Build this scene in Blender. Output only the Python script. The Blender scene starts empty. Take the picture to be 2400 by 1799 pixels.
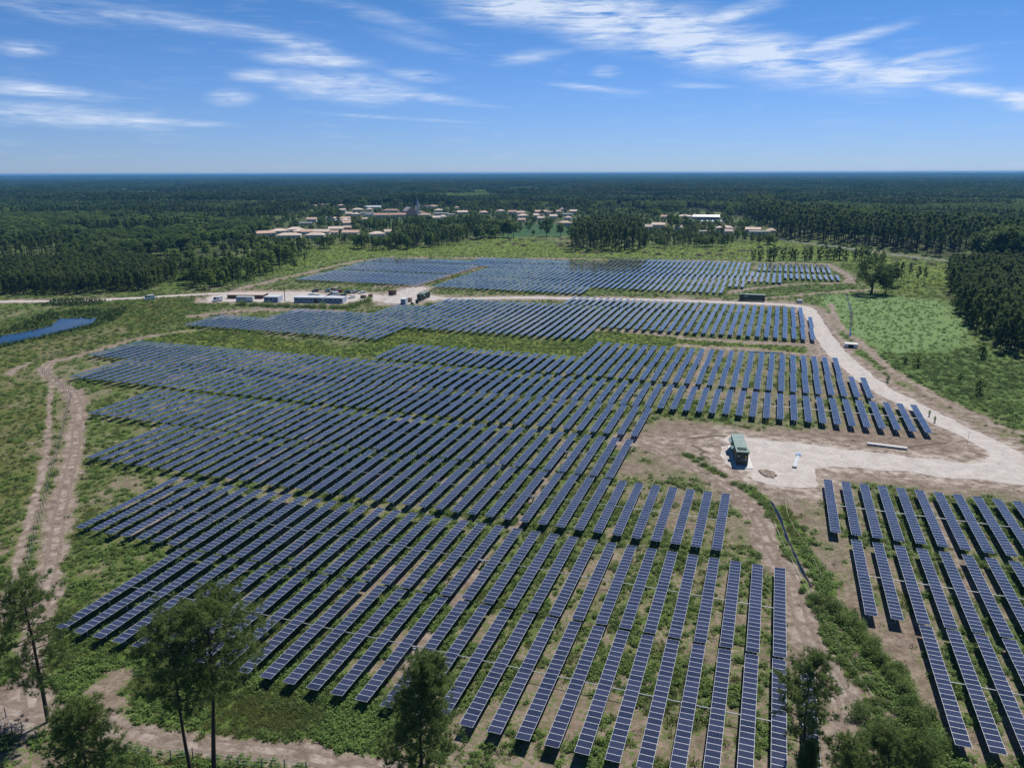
import bpy, math, random
import numpy as np
from mathutils import Matrix, Vector
S = bpy.context.scene
C = S.collection
R = math.radians
# ---------------------------------------------------------------- camera
CAM_H = 61.9
PITCH, YAW, ROLL = R(15.4797), R(18.8093), R(-0.1672)
FPX = 1785.56                      # focal length for a 2400 px wide frame
cd = bpy.data.cameras.new('camera'); cam = bpy.data.objects.new('camera', cd); C.objects.link(cam)
cd.sensor_width = 36; cd.lens = FPX / 2400 * 36; cd.clip_start = 1; cd.clip_end = 40000
cam.matrix_world = Matrix.Translation((0, 0, CAM_H)) @ Matrix.Rotation(YAW, 4, 'Z') @ Matrix.Rotation(math.pi / 2 - PITCH, 4, 'X') @ Matrix.Rotation(ROLL, 4, 'Z')
S.camera = cam
CM = np.array(cam.matrix_world)[:3, :3]
# ---------------------------------------------------------------- sun, sky, exposure
SUN_EL, SUN_AZ = R(54), R(14)      # azimuth clockwise from +Y
SUN_E, SKY_E = 5.0, 0.085
w = bpy.data.worlds.new('World'); S.world = w; w.use_nodes = True
sl = bpy.data.lights.new('sun', 'SUN'); sl.energy = SUN_E; sl.angle = R(0.53); sl.color = (1.0, 0.95, 0.87)
so = bpy.data.objects.new('sun', sl); C.objects.link(so)
sd = Vector((math.sin(SUN_AZ) * math.cos(SUN_EL), math.cos(SUN_AZ) * math.cos(SUN_EL), math.sin(SUN_EL)))
so.rotation_euler = sd.to_track_quat('Z', 'Y').to_euler(); so.location = (0, 0, 200)
S.view_settings.view_transform = 'Standard'; S.view_settings.look = 'None'
S.view_settings.exposure = 0.06; S.view_settings.gamma = 1.0
S.cycles.max_bounces = 6; S.cycles.diffuse_bounces = 2; S.cycles.glossy_bounces = 2; S.cycles.transmission_bounces = 3
S.cycles.volume_bounces = 0; S.cycles.transparent_max_bounces = 4; S.cycles.use_denoising = True
S.cycles.caustics_reflective = False; S.cycles.caustics_refractive = False

def build_sky():
    nt = w.node_tree; N = nt.nodes; L = nt.links; N.clear()
    def n(t, **k):
        o = N.new(t)
        for a, b in k.items(): setattr(o, a, b)
        return o
    def val(s, v): s.default_value = v
    def m(op, a, b=None, c=None):
        o = n('ShaderNodeMath', operation=op)
        for i, x in enumerate((a, b, c)):
            if x is None: continue
            if isinstance(x, (int, float)): o.inputs[i].default_value = x
            else: L.new(x, o.inputs[i])
        return o.outputs[0]
    sky = n('ShaderNodeTexSky', sky_type='NISHITA', sun_disc=False, sun_elevation=SUN_EL, sun_rotation=SUN_AZ,
            altitude=60, air_density=1.0, dust_density=0.0, ozone_density=1.0)
    tc = n('ShaderNodeTexCoord'); sp = n('ShaderNodeSeparateXYZ'); L.new(tc.outputs['Generated'], sp.inputs[0])
    x, y, z = sp.outputs
    az = m('MULTIPLY', m('ARCTAN2', x, y), 57.2958)
    el = m('MULTIPLY', m('ARCSINE', z), 57.2958)
    cb = n('ShaderNodeCombineXYZ'); L.new(az, cb.inputs[0]); L.new(el, cb.inputs[1])
    def noise(rot, sx, sy, scale, det, rough, dist=0.0, off=0.0):
        mp = n('ShaderNodeMapping'); val(mp.inputs['Rotation'], (0, 0, R(rot))); val(mp.inputs['Scale'], (sx, sy, 1)); val(mp.inputs['Location'], (off, off * .7, 0))
        L.new(cb.outputs[0], mp.inputs[0])
        t = n('ShaderNodeTexNoise'); val(t.inputs['Scale'], scale); val(t.inputs['Detail'], det); val(t.inputs['Roughness'], rough); val(t.inputs['Distortion'], dist)
        L.new(mp.outputs[0], t.inputs['Vector']); return t.outputs[0]
    base_n = noise(-10, .20, 1.0, 1.1, 8, .56, .8)
    wisp = noise(15, .14, 1.5, 1.7, 8, .60, .9, 7.0)
    fine = noise(6, .35, 1.5, 2.6, 6, .55, .5, 3.0)
    # clouds: azimuth, elevation, half-width, half-height (degrees), tilt, strength
    total = None
    for (a, e, hw, hh, t, s) in CLOUDS:
        mp = n('ShaderNodeMapping', vector_type='TEXTURE'); val(mp.inputs['Location'], (a, e, 0)); val(mp.inputs['Rotation'], (0, 0, R(t))); val(mp.inputs['Scale'], (hw, hh, 1))
        L.new(cb.outputs[0], mp.inputs[0])
        ln = n('ShaderNodeVectorMath', operation='LENGTH'); L.new(mp.outputs[0], ln.inputs[0])
        mr = n('ShaderNodeMapRange', interpolation_type='SMOOTHSTEP'); L.new(ln.outputs['Value'], mr.inputs[0])
        for i, v in ((1, 0.0), (2, 1.0), (3, s), (4, 0.0)): val(mr.inputs[i], v)
        total = mr.outputs[0] if total is None else m('MAXIMUM', total, mr.outputs[0])
    tex = m('ADD', m('MULTIPLY', base_n, .9), m('ADD', m('MULTIPLY', wisp, .75), m('MULTIPLY', fine, .22)))     # mean about 1
    d = m('MULTIPLY', total, m('ADD', .0, m('MULTIPLY', m('SUBTRACT', tex, .70), 3.0)))
    veil = m('MULTIPLY', m('MAXIMUM', m('SUBTRACT', m('MULTIPLY', base_n, wisp), .27), 0.0), .5)
    cl = n('ShaderNodeClamp'); L.new(m('ADD', d, veil), cl.inputs[0]); val(cl.inputs[2], .82)
    mix = n('ShaderNodeMix', data_type='RGBA'); L.new(cl.outputs[0], mix.inputs[0])
    gm = n('ShaderNodeHueSaturation'); val(gm.inputs['Saturation'], SKY_SAT); val(gm.inputs['Value'], SKY_VAL); L.new(sky.outputs[0], gm.inputs['Color'])
    
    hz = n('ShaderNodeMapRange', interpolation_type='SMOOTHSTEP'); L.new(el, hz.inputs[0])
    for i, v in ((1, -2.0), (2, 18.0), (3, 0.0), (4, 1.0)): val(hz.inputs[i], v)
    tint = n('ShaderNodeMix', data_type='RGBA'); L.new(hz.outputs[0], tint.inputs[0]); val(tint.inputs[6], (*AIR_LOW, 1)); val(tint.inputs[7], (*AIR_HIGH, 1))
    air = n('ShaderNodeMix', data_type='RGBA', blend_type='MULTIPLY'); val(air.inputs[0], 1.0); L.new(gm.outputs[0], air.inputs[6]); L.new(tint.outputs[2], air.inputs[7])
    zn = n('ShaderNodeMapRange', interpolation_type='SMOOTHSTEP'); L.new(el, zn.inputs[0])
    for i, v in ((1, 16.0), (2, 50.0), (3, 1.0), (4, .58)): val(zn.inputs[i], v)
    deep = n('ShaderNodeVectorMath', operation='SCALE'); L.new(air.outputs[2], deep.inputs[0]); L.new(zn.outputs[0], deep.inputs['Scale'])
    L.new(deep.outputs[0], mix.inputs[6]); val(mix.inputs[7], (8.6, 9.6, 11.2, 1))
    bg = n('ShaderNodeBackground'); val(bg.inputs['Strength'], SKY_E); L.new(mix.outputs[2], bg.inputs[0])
    out = n('ShaderNodeOutputWorld'); L.new(bg.outputs[0], out.inputs[0])

SKY_SAT, SKY_VAL = .95, .98
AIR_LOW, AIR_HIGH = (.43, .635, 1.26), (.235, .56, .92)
def azel(px, py):
    d = CM @ np.array([(px - 1200) / FPX, -(py - 899.5) / FPX, -1.0]); d /= np.linalg.norm(d)
    return math.degrees(math.atan2(d[0], d[1])), math.degrees(math.asin(d[2]))
_cl = [(1230, 15, 220, 46, -4, 1), (1420, 45, 200, 60, -10, 1.1), (1600, 85, 230, 62, -15, 1.15), (1790, 130, 230, 52, -16, 1.1), (1950, 160, 190, 42, -12, 1), (2120, 175, 150, 30, 2, 1),
       (1700, 40, 130, 20, 12, .75), (1950, 105, 160, 16, 12, .75), (2140, 140, 120, 11, 8, .7), (2270, 210, 110, 15, -10, .8), (2395, 235, 60, 22, -10, .9),
       (735, 140, 150, 22, -2, .95), (810, 205, 190, 36, -4, 1), (980, 226, 150, 12, -5, .65), (1090, 245, 110, 6, -4, .5), (545, 228, 60, 20, 4, .9), (605, 178, 70, 16, 0, .8), (985, 180, 90, 14, -3, .7),
       (60, 208, 170, 17, -4, .85), (120, 268, 270, 24, -3, .9), (360, 284, 190, 10, -2, .75), (60, 115, 60, 16, 2, .85),
       (110, 22, 130, 22, -8, .55), (420, 52, 330, 20, -5, .52), (680, 98, 160, 18, -12, .62), (860, 30, 220, 18, -14, .36), (1000, 110, 160, 16, -14, .3),
       (1240, 135, 100, 18, 8, .5), (1420, 168, 40, 14, 0, .6), (1400, 208, 120, 9, -6, .55), (1640, 202, 90, 7, -3, .5), (900, 275, 260, 5, -3, .42)]
CLOUDS = []
for (px, py, hw, hh, t, s) in _cl:
    a, e = azel(px, py); CLOUDS.append((a, e, hw / FPX * 57.3 * 1.15, hh / FPX * 57.3 * 1.25, t, s * (.74 if px < 1150 else .8 if py > 120 and px < 1700 else 1)))
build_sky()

# ---------------------------------------------------------------- helpers
rng = np.random.default_rng(7)
random.seed(7)
def at(px, py, h=0.0):             # a photo position to the point at height h it stands on
    d = CM @ np.array([(px - 1200) / FPX, -(py - 899.5) / FPX, -1.0]); t = (h - CAM_H) / d[2]
    return np.array([d[0] * t, d[1] * t])
def to_px(P):                      # (n,3) -> (n,2) photo positions and depth
    q = (np.asarray(P, float) - np.array([0, 0, CAM_H])) @ CM
    return 1200 + FPX * q[:, 0] / -q[:, 2], 899.5 - FPX * q[:, 1] / -q[:, 2], -q[:, 2]
def tag(o, label=None, cat=None, group=None, kind=None):
    if label: o['label'] = label
    if cat: o['category'] = cat
    if group: o['group'] = group
    if kind: o['kind'] = kind
    return o
def empty(name, loc, rz=0.0):
    o = bpy.data.objects.new(name, None); o.location = loc; o.rotation_euler = (0, 0, rz); o.empty_display_size = .5; C.objects.link(o); return o
def mesh_data(name, v, f, mats, mi=None, smooth=False, uv=None):
    me = bpy.data.meshes.new(name)
    v = np.asarray(v, np.float32)
    if isinstance(f, np.ndarray):
        k = f.shape[1]; nf = len(f)
        me.vertices.add(len(v)); me.vertices.foreach_set('co', v.ravel())
        me.loops.add(nf * k); me.loops.foreach_set('vertex_index', f.astype(np.int32).ravel())
        me.polygons.add(nf); me.polygons.foreach_set('loop_start', np.arange(0, nf * k, k, dtype=np.int32))
        me.update(calc_edges=True)
    else:
        me.from_pydata(v.tolist(), [], f)
    for m_ in (mats if isinstance(mats, (list, tuple)) else [mats]): me.materials.append(m_)
    if mi is not None: me.polygons.foreach_set('material_index', np.asarray(mi, np.int32))
    me.polygons.foreach_set('use_smooth', np.full(len(me.polygons), bool(smooth)))
    if uv is not None:
        l = me.uv_layers.new(name='UVMap'); l.data.foreach_set('uv', np.asarray(uv, np.float32).ravel())
    me.validate(); return me
def ob(name, me, parent=None, loc=(0, 0, 0), rz=0.0):
    o = bpy.data.objects.new(name, me); C.objects.link(o); o.location = loc; o.rotation_euler = (0, 0, rz)
    if parent: o.parent = parent
    return o
class MB:                          # collects solids into one mesh
    def __init__(s): s.v = []; s.f = []; s.m = []
    def add(s, v, f, m=0):
        b = len(s.v); s.v += [tuple(map(float, p)) for p in v]; s.f += [tuple(i + b for i in q) for q in f]; s.m += [m] * len(f); return s
    def box(s, x0, x1, y0, y1, z0, z1, m=0, M=None):
        v = [(x0, y0, z0), (x1, y0, z0), (x1, y1, z0), (x0, y1, z0), (x0, y0, z1), (x1, y0, z1), (x1, y1, z1), (x0, y1, z1)]
        if M is not None: v = [tuple(M @ Vector(p)) for p in v]
        return s.add(v, [(0, 3, 2, 1), (4, 5, 6, 7), (0, 1, 5, 4), (1, 2, 6, 5), (2, 3, 7, 6), (3, 0, 4, 7)], m)
    def tube(s, pts, rad, n=8, m=0, cap=True):
        pts = [Vector(p) for p in pts]; rad = rad if isinstance(rad, (list, tuple)) else [rad] * len(pts); rings = []
        for i, p in enumerate(pts):
            t = (pts[min(i + 1, len(pts) - 1)] - pts[max(i - 1, 0)]).normalized()
            a = t.cross(Vector((0, 0, 1)) if abs(t.z) < .9 else Vector((1, 0, 0))).normalized(); b = t.cross(a)
            rings.append([p + (a * math.cos(2 * math.pi * k / n) + b * math.sin(2 * math.pi * k / n)) * rad[i] for k in range(n)])
        v = [q for r in rings for q in r]; f = []
        for i in range(len(pts) - 1):
            for k in range(n): f.append((i * n + k, i * n + (k + 1) % n, (i + 1) * n + (k + 1) % n, (i + 1) * n + k))
        if cap: f.append(tuple(range(n))); f.append(tuple(range((len(pts) - 1) * n, len(pts) * n))[::-1])
        return s.add(v, f, m)
    def data(s, name, mats, smooth=False): return mesh_data(name, s.v, s.f, mats, s.m, smooth)
    def build(s, name, mats, parent=None, loc=(0, 0, 0), rz=0.0, smooth=False): return ob(name, s.data(name, mats, smooth), parent, loc, rz)
def bevel(o, wd, seg=2):
    b = o.modifiers.new('bevel', 'BEVEL'); b.width = wd; b.segments = seg; b.limit_method = 'ANGLE'; return o
ONES = 'zeroth first second third fourth fifth sixth seventh eighth ninth tenth eleventh twelfth thirteenth fourteenth fifteenth sixteenth seventeenth eighteenth nineteenth'.split()
TENS = {2: 'twent', 3: 'thirt', 4: 'fort', 5: 'fift', 6: 'sixt', 7: 'sevent', 8: 'eight', 9: 'ninet'}
def nth(k):
    if k < 20: return ONES[k]
    t, o = divmod(k, 10)
    return TENS[t] + 'ieth' if o == 0 else TENS[t] + 'y-' + ONES[o]
# value noise on arrays
_tab = np.random.default_rng(3).random((256, 256)).astype(np.float32)
def far_z(r):                      # the earth's curve, and a low wooded rise far off
    t = np.clip((r - 9000.) / 7000., 0, 1); return -np.maximum(r * r - 1500. ** 2, 0) / 12742000. + 35 * t * t * (3 - 2 * t)
def vnoise(x, y):
    xi = np.floor(x).astype(int); yi = np.floor(y).astype(int); fx = x - xi; fy = y - yi
    fx = fx * fx * (3 - 2 * fx); fy = fy * fy * (3 - 2 * fy)
    a = _tab[xi & 255, yi & 255]; b = _tab[(xi + 1) & 255, yi & 255]; c = _tab[xi & 255, (yi + 1) & 255]; d = _tab[(xi + 1) & 255, (yi + 1) & 255]
    return (a * (1 - fx) + b * fx) * (1 - fy) + (c * (1 - fx) + d * fx) * fy
def fbm(x, y, o=4):
    s = 0; a = .5; t = 0
    for i in range(o): s = s + a * vnoise(x * 2 ** i + 17 * i, y * 2 ** i + 31 * i); t += a; a *= .55
    return s / t
def seg_dist(x, y, line):
    d = np.full(x.shape, 1e9)
    for (ax, ay), (bx, by) in zip(line[:-1], line[1:]):
        vx, vy = bx - ax, by - ay; t = np.clip(((x - ax) * vx + (y - ay) * vy) / (vx * vx + vy * vy + 1e-9), 0, 1)
        d = np.minimum(d, np.hypot(x - ax - t * vx, y - ay - t * vy))
    return d
def inside(x, y, poly):
    r = np.zeros(x.shape, bool); n = len(poly)
    for i in range(n):
        (ax, ay), (bx, by) = poly[i], poly[(i + 1) % n]
        c = ((ay > y) != (by > y)) & (x < (bx - ax) * (y - ay) / (by - ay + 1e-12) + ax); r ^= c
    return r
def sdf(x, y, poly):               # negative inside
    d = seg_dist(x, y, list(poly) + [poly[0]]); return np.where(inside(x, y, poly), -d, d)
def sstep(a, b, x):
    t = np.clip((x - a) / (b - a), 0, 1); return t * t * (3 - 2 * t)
def W(pts): return [tuple(at(*p)) for p in pts]
def zm(ox, oy, s, pts): return [(ox + x / s, oy + y / s) for x, y in pts]
B1 = lambda *p: W(zm(0, 560, 2.765, p)); B2 = lambda *p: W(zm(800, 560, 2.765, p)); B3 = lambda *p: W(zm(1600, 560, 2.765, p))
C1 = lambda *p: W(zm(0, 1000, 2.765, p)); C2 = lambda *p: W(zm(800, 1000, 2.765, p)); C3 = lambda *p: W(zm(1600, 1000, 2.765, p))
D1 = lambda *p: W(zm(0, 1360, 2.765, p)); D2 = lambda *p: W(zm(800, 1360, 2.765, p)); D3 = lambda *p: W(zm(1600, 1360, 2.765, p))
FP = lambda *p: W(p)
# ---------------------------------------------------------------- materials
def nodes_mat(name):
    m = bpy.data.materials.new(name); m.use_nodes = True; nt = m.node_tree; return m, nt, nt.nodes['Principled BSDF']
def mat(name, col, rough=.6, metal=0.0, var=.0, scale=4.0, spec=.5, col2=None, bump=0.0):
    m, nt, p = nodes_mat(name); p.inputs['Roughness'].default_value = rough; p.inputs['Metallic'].default_value = metal; p.inputs['Specular IOR Level'].default_value = spec
    p.inputs['Base Color'].default_value = (*col, 1)
    if var or col2:
        tc = nt.nodes.new('ShaderNodeTexCoord'); t = nt.nodes.new('ShaderNodeTexNoise'); t.inputs['Scale'].default_value = scale; t.inputs['Detail'].default_value = 6; t.inputs['Roughness'].default_value = .65
        nt.links.new(tc.outputs['Object'], t.inputs['Vector'])
        r = nt.nodes.new('ShaderNodeValToRGB'); r.color_ramp.elements[0].position = .3; r.color_ramp.elements[1].position = .7
        c2 = col2 or tuple(c * (1 - var) for c in col)
        r.color_ramp.elements[0].color = (*c2, 1); r.color_ramp.elements[1].color = (*tuple(min(1, c * (1 + var * .5)) for c in col), 1)
        nt.links.new(t.outputs[0], r.inputs[0]); nt.links.new(r.outputs[0], p.inputs['Base Color'])
        if bump:
            b = nt.nodes.new('ShaderNodeBump'); b.inputs['Strength'].default_value = bump; b.inputs['Distance'].default_value = .05
            nt.links.new(t.outputs[0], b.inputs['Height']); nt.links.new(b.outputs[0], p.inputs['Normal'])
    return m
def leaf_mat(name, dark, light, trans=.3, obj=.5, rough=.7):
    m = bpy.data.materials.new(name); m.use_nodes = True; nt = m.node_tree; N = nt.nodes; L = nt.links; N.clear()
    g = N.new('ShaderNodeNewGeometry'); oi = N.new('ShaderNodeObjectInfo')
    a = N.new('ShaderNodeMath'); a.operation = 'MULTIPLY'; a.inputs[1].default_value = 1 - obj; L.new(g.outputs['Random Per Island'], a.inputs[0])
    b = N.new('ShaderNodeMath'); b.operation = 'MULTIPLY_ADD'; b.inputs[1].default_value = obj; L.new(oi.outputs['Random'], b.inputs[0]); L.new(a.outputs[0], b.inputs[2])
    r = N.new('ShaderNodeValToRGB'); r.color_ramp.elements[0].position = .12; r.color_ramp.elements[1].position = .88; r.color_ramp.elements[0].color = (*dark, 1); r.color_ramp.elements[1].color = (*light, 1); L.new(b.outputs[0], r.inputs[0])
    d = N.new('ShaderNodeBsdfPrincipled'); d.inputs['Roughness'].default_value = rough; d.inputs['Specular IOR Level'].default_value = .25; L.new(r.outputs[0], d.inputs['Base Color'])
    t = N.new('ShaderNodeBsdfTranslucent'); L.new(r.outputs[0], t.inputs[0])
    x = N.new('ShaderNodeMixShader'); x.inputs[0].default_value = trans; L.new(d.outputs[0], x.inputs[1]); L.new(t.outputs[0], x.inputs[2])
    o = N.new('ShaderNodeOutputMaterial'); L.new(x.outputs[0], o.inputs[0]); return m
M = {}
M['pine'] = leaf_mat('pine_needles', (.036, .074, .024), (.165, .225, .066), .5)
M['pine_far'] = leaf_mat('pine_canopy', (.030, .066, .024), (.085, .140, .045), .35, .6)
M['leaf'] = leaf_mat('broad_leaves', (.075, .140, .034), (.240, .320, .085), .5)
M['leaf_dark'] = leaf_mat('dark_leaves', (.055, .105, .030), (.150, .215, .060), .5)
M['fern'] = leaf_mat('bracken', (.080, .148, .036), (.245, .355, .096), .45, .5)
M['grass'] = leaf_mat('rough_grass', (.140, .185, .050), (.290, .320, .120), .45, .5)
M['heath'] = leaf_mat('heather', (.060, .115, .030), (.150, .215, .065), .42)
M['shrub'] = leaf_mat('shrub_leaves', (.100, .170, .046), (.270, .360, .115), .58)
M['reed'] = leaf_mat('reeds', (.026, .065, .024), (.080, .130, .042), .35)
M['dry'] = leaf_mat('dry_brush', (.045, .035, .028), (.160, .120, .090), .1)
M['bark'] = mat('bark', (.050, .036, .028), .9, var=.5, scale=6)
M['steel'] = mat('galvanised_steel', (.62, .66, .70), .45, .3, var=.2, scale=3)
M['dark'] = mat('dark_steel', (.05, .055, .06), .5, .3, var=.2)
# ---------------------------------------------------------------- ground: one graded sheet to the horizon
def ring_grid():
    a0 = -YAW
    ang = np.concatenate([np.linspace(-math.pi, -R(44), 46)[:-1], np.linspace(-R(44), R(44), 560), np.linspace(R(44), math.pi, 46)[1:-1]]) + a0
    rad = [8.0]
    while rad[-1] < 20500: rad.append(rad[-1] * 1.0125 + .25)
    rad = np.array(rad); n, k = len(ang), len(rad)
    A, RR = np.meshgrid(ang, rad); v = np.stack([np.sin(A) * RR, np.cos(A) * RR, far_z(RR)], -1).reshape(-1, 3)
    i = np.arange(k - 1)[:, None] * n + np.arange(n)[None]; j = np.roll(np.arange(n), -1)[None] + np.arange(k - 1)[:, None] * n
    f = np.stack([i, i + n, j + n, j], -1).reshape(-1, 4)
    v = np.vstack([v, [[0, 0, 0]]]); c = len(v) - 1
    return v, f, c, n
GV, GF, _c, _n = ring_grid()
# ways: (points, half width)
TRACK_LEFT = B1((1500, 560), (1100, 612), (860, 652), (560, 742), (330, 800), (285, 850), (350, 920), (480, 1000), (520, 1100), (500, 1217)) + C1((480, 200), (420, 400), (380, 600), (350, 800), (315, 950), (290, 1080)) + D1((250, 220), (215, 500), (190, 720), (230, 900))
TRACK_LEFT2 = C1((330, -300), (300, 200), (200, 560), (110, 900), (60, 1080)) + D1((20, 250),)
TRACK_LEFT3 = B1((200, 800), (90, 850), (60, 880)) 
TRACK_LOW = D1((-60, 800), (120, 880), (300, 860), (680, 940), (900, 1010), (1250, 1070), (1600, 1080), (2000, 1130), (2212, 1190)) + D2((150, 1240), (420, 1300))
TRACK_MID = C3((-420, 110), (-220, 120), (0, 235), (150, 310), (300, 400), (420, 490), (490, 600), (545, 750), (610, 860), (690, 960), (760, 1217)) + D3((770, 280), (850, 420), (950, 590), (1050, 740), (1090, 900), (1060, 1020))
TRACK_EAST = B3((960, 420), (1010, 560), (1170, 690), (1320, 830), (1600, 1000), (2000, 1200), (2212, 1260))
TRACK_BACK = B3((545, 385), (800, 360), (1100, 335), (1250, 330))
PERIM = [B1((1500, 335), (1900, 240), (2212, 165)) + B2((90, 145), (330, 118)), B2((330, 118), (900, 122), (1400, 128), (2212, 140)), B3((0, 140), (470, 145), (950, 165), (1090, 250), (1080, 285), (700, 295), (400, 325), (330, 345)),
         B2((230, 305), (460, 310), (700, 235), (950, 170)), B1((1240, 500), (1700, 455), (2212, 470)), B2((1640, 590), (1900, 600), (2212, 635)), B3((0, 645), (600, 680), (900, 690)), B3((0, 690), (500, 720), (930, 760))]
STREAM = C3((560, 470), (600, 520), (640, 600), (665, 690), (700, 775), (760, 890), (800, 980), (850, 1070))
DITCH_LOW = C3((850, 1070), (890, 1190)) + D3((960, 230), (1080, 400), (1200, 600), (1330, 760), (1480, 1000), (1600, 1150))
DITCH_EAST = B3((1060, 350), (1078, 420), (1095, 490), (1090, 560), (1085, 640))
POND = B1((-160, 660), (0, 628), (100, 608), (230, 585), (330, 556), (385, 512), (500, 508), (640, 510), (600, 548), (520, 575), (440, 592), (330, 618), (230, 640), (90, 668), (0, 692), (-160, 720))
APRON = C3((300, 55), (430, 70), (560, 82), (800, 108), (1100, 148), (1400, 188), (1700, 214), (1850, 236), (1940, 228), (1985, 195), (1965, 150), (1900, 100), (1850, 60), (2050, 108), (2212, 192), (2400, 260), (2400, 420), (2212, 378), (1900, 342), (1500, 302), (1250, 272), (960, 256), (870, 262), (855, 300), (855, 395), (760, 402), (620, 380), (450, 330), (420, 300), (300, 268), (240, 190), (250, 100))
ROAD_E = [FP((930, 697)) [0], FP((1000, 697))[0]] + B2((700, 388), (1000, 382), (1240, 380), (1600, 386), (1900, 392), (2212, 400)) + B3((300, 412), (560, 420), (740, 432), (800, 448), (835, 490), (880, 570), (930, 650), (990, 730), (1090, 825), (1190, 905), (1300, 985), (1450, 1060), (1600, 1135), (1740, 1215)) + C3((1830, 30), (1960, 100), (2120, 180), (2300, 270))
ROAD_W = B1((-200, 412), (0, 406), (120, 404), (300, 404), (500, 402), (700, 393), (960, 378), (1200, 364), (1500, 350), (1700, 352))
YARD = B1((1330, 384), (1480, 352), (1560, 345), (1900, 342), (2030, 345), (2212, 372)) + B2((60, 362), (180, 352), (260, 368), (360, 345), (480, 305), (560, 318), (480, 360), (640, 372), (600, 400), (540, 395), (480, 418), (300, 415), (230, 400), (60, 405), (20, 418)) + B1((1900, 408), (1640, 408), (1440, 404), (1330, 408))
ROAD_FAR = FP((1800, 556), (1850, 565), (1960, 578), (2080, 595), (2200, 609), (2320, 623), (2460, 640))
# ground regions: polygon, plant cover, plant colour, edge softness (m)
MEADOW = B3((850, 372), (1100, 352), (1330, 372), (1720, 395), (1830, 560), (1900, 690), (1700, 740), (1280, 740), (1150, 660), (1000, 540))
MEADOW2 = B3((1280, 740), (1700, 740), (1900, 690), (2100, 770), (2400, 830), (2400, 1300), (2212, 1250), (1700, 1010), (1350, 830), (1180, 720))
CLEARING = FP((640, 645), (712, 603), (800, 572), (900, 585), (1100, 566), (1190, 552), (1340, 580), (1520, 580), (1830, 566), (2050, 600), (2250, 622), (2460, 650), (2460, 690), (2230, 660), (2100, 690), (2000, 618), (1900, 612), (1560, 606), (1100, 601), (860, 602), (760, 622))
STRIP = FP((340, 800), (400, 775), (470, 762), (640, 795), (800, 818), (870, 800), (945, 770), (1150, 790), (1350, 802), (1420, 775), (1580, 785), (1700, 800), (1880, 815), (1880, 830), (1700, 818), (1420, 808), (1330, 835), (1100, 815), (955, 803), (880, 835), (760, 832), (560, 812))
LEFTFIELD = FP((-300, 850), (0, 815), (200, 770), (300, 740), (330, 790), (100, 855), (70, 880), (150, 960), (110, 1100), (60, 1300), (-20, 1420), (-400, 1420))
VILLAGE = FP((560, 575), (590, 558), (690, 508), (830, 466), (1010, 472), (1300, 486), (1560, 496), (1730, 515), (1830, 560), (1700, 556), (1500, 546), (1190, 546), (1060, 512), (960, 520), (850, 545), (740, 560))
LANES = [C2((690, 1200), (880, 895), (1010, 770), (1160, 630), (1240, 470), (1330, 320), (1460, 170)), D2((380, 590), (480, 450), (600, 320), (760, 130)), C1((880, 690), (1130, 555), (1340, 410), (1500, 345), (1750, 205), (1990, 75)), B1((930, 980), (1100, 905), (1350, 825)), B2((880, 575), (1000, 470), (1080, 425)), B3((165, 700), (120, 830), (60, 970), (0, 1110)), B3((110, 430), (20, 600)), B3((440, 240), (480, 170)), C3((1560, 420), (1650, 560), (1700, 690), (1760, 830), (1870, 1010), (1950, 1150))]
GREENS = [(C3((0, 165), (120, 225), (240, 300), (340, 345), (440, 410), (560, 520), (600, 640), (640, 760), (720, 900), (790, 1040)), 1.2), (C3((640, 540), (720, 640), (760, 780), (850, 900), (930, 1060)), 1.6), (C3((790, 1040), (850, 1180)) + D3((900, 300), (1020, 520), (1160, 740), (1260, 920), (1400, 1150)), 1.2), (D3((980, 230), (1120, 400), (1290, 620), (1420, 830), (1600, 1060), (1750, 1200)), 2.6)]
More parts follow.
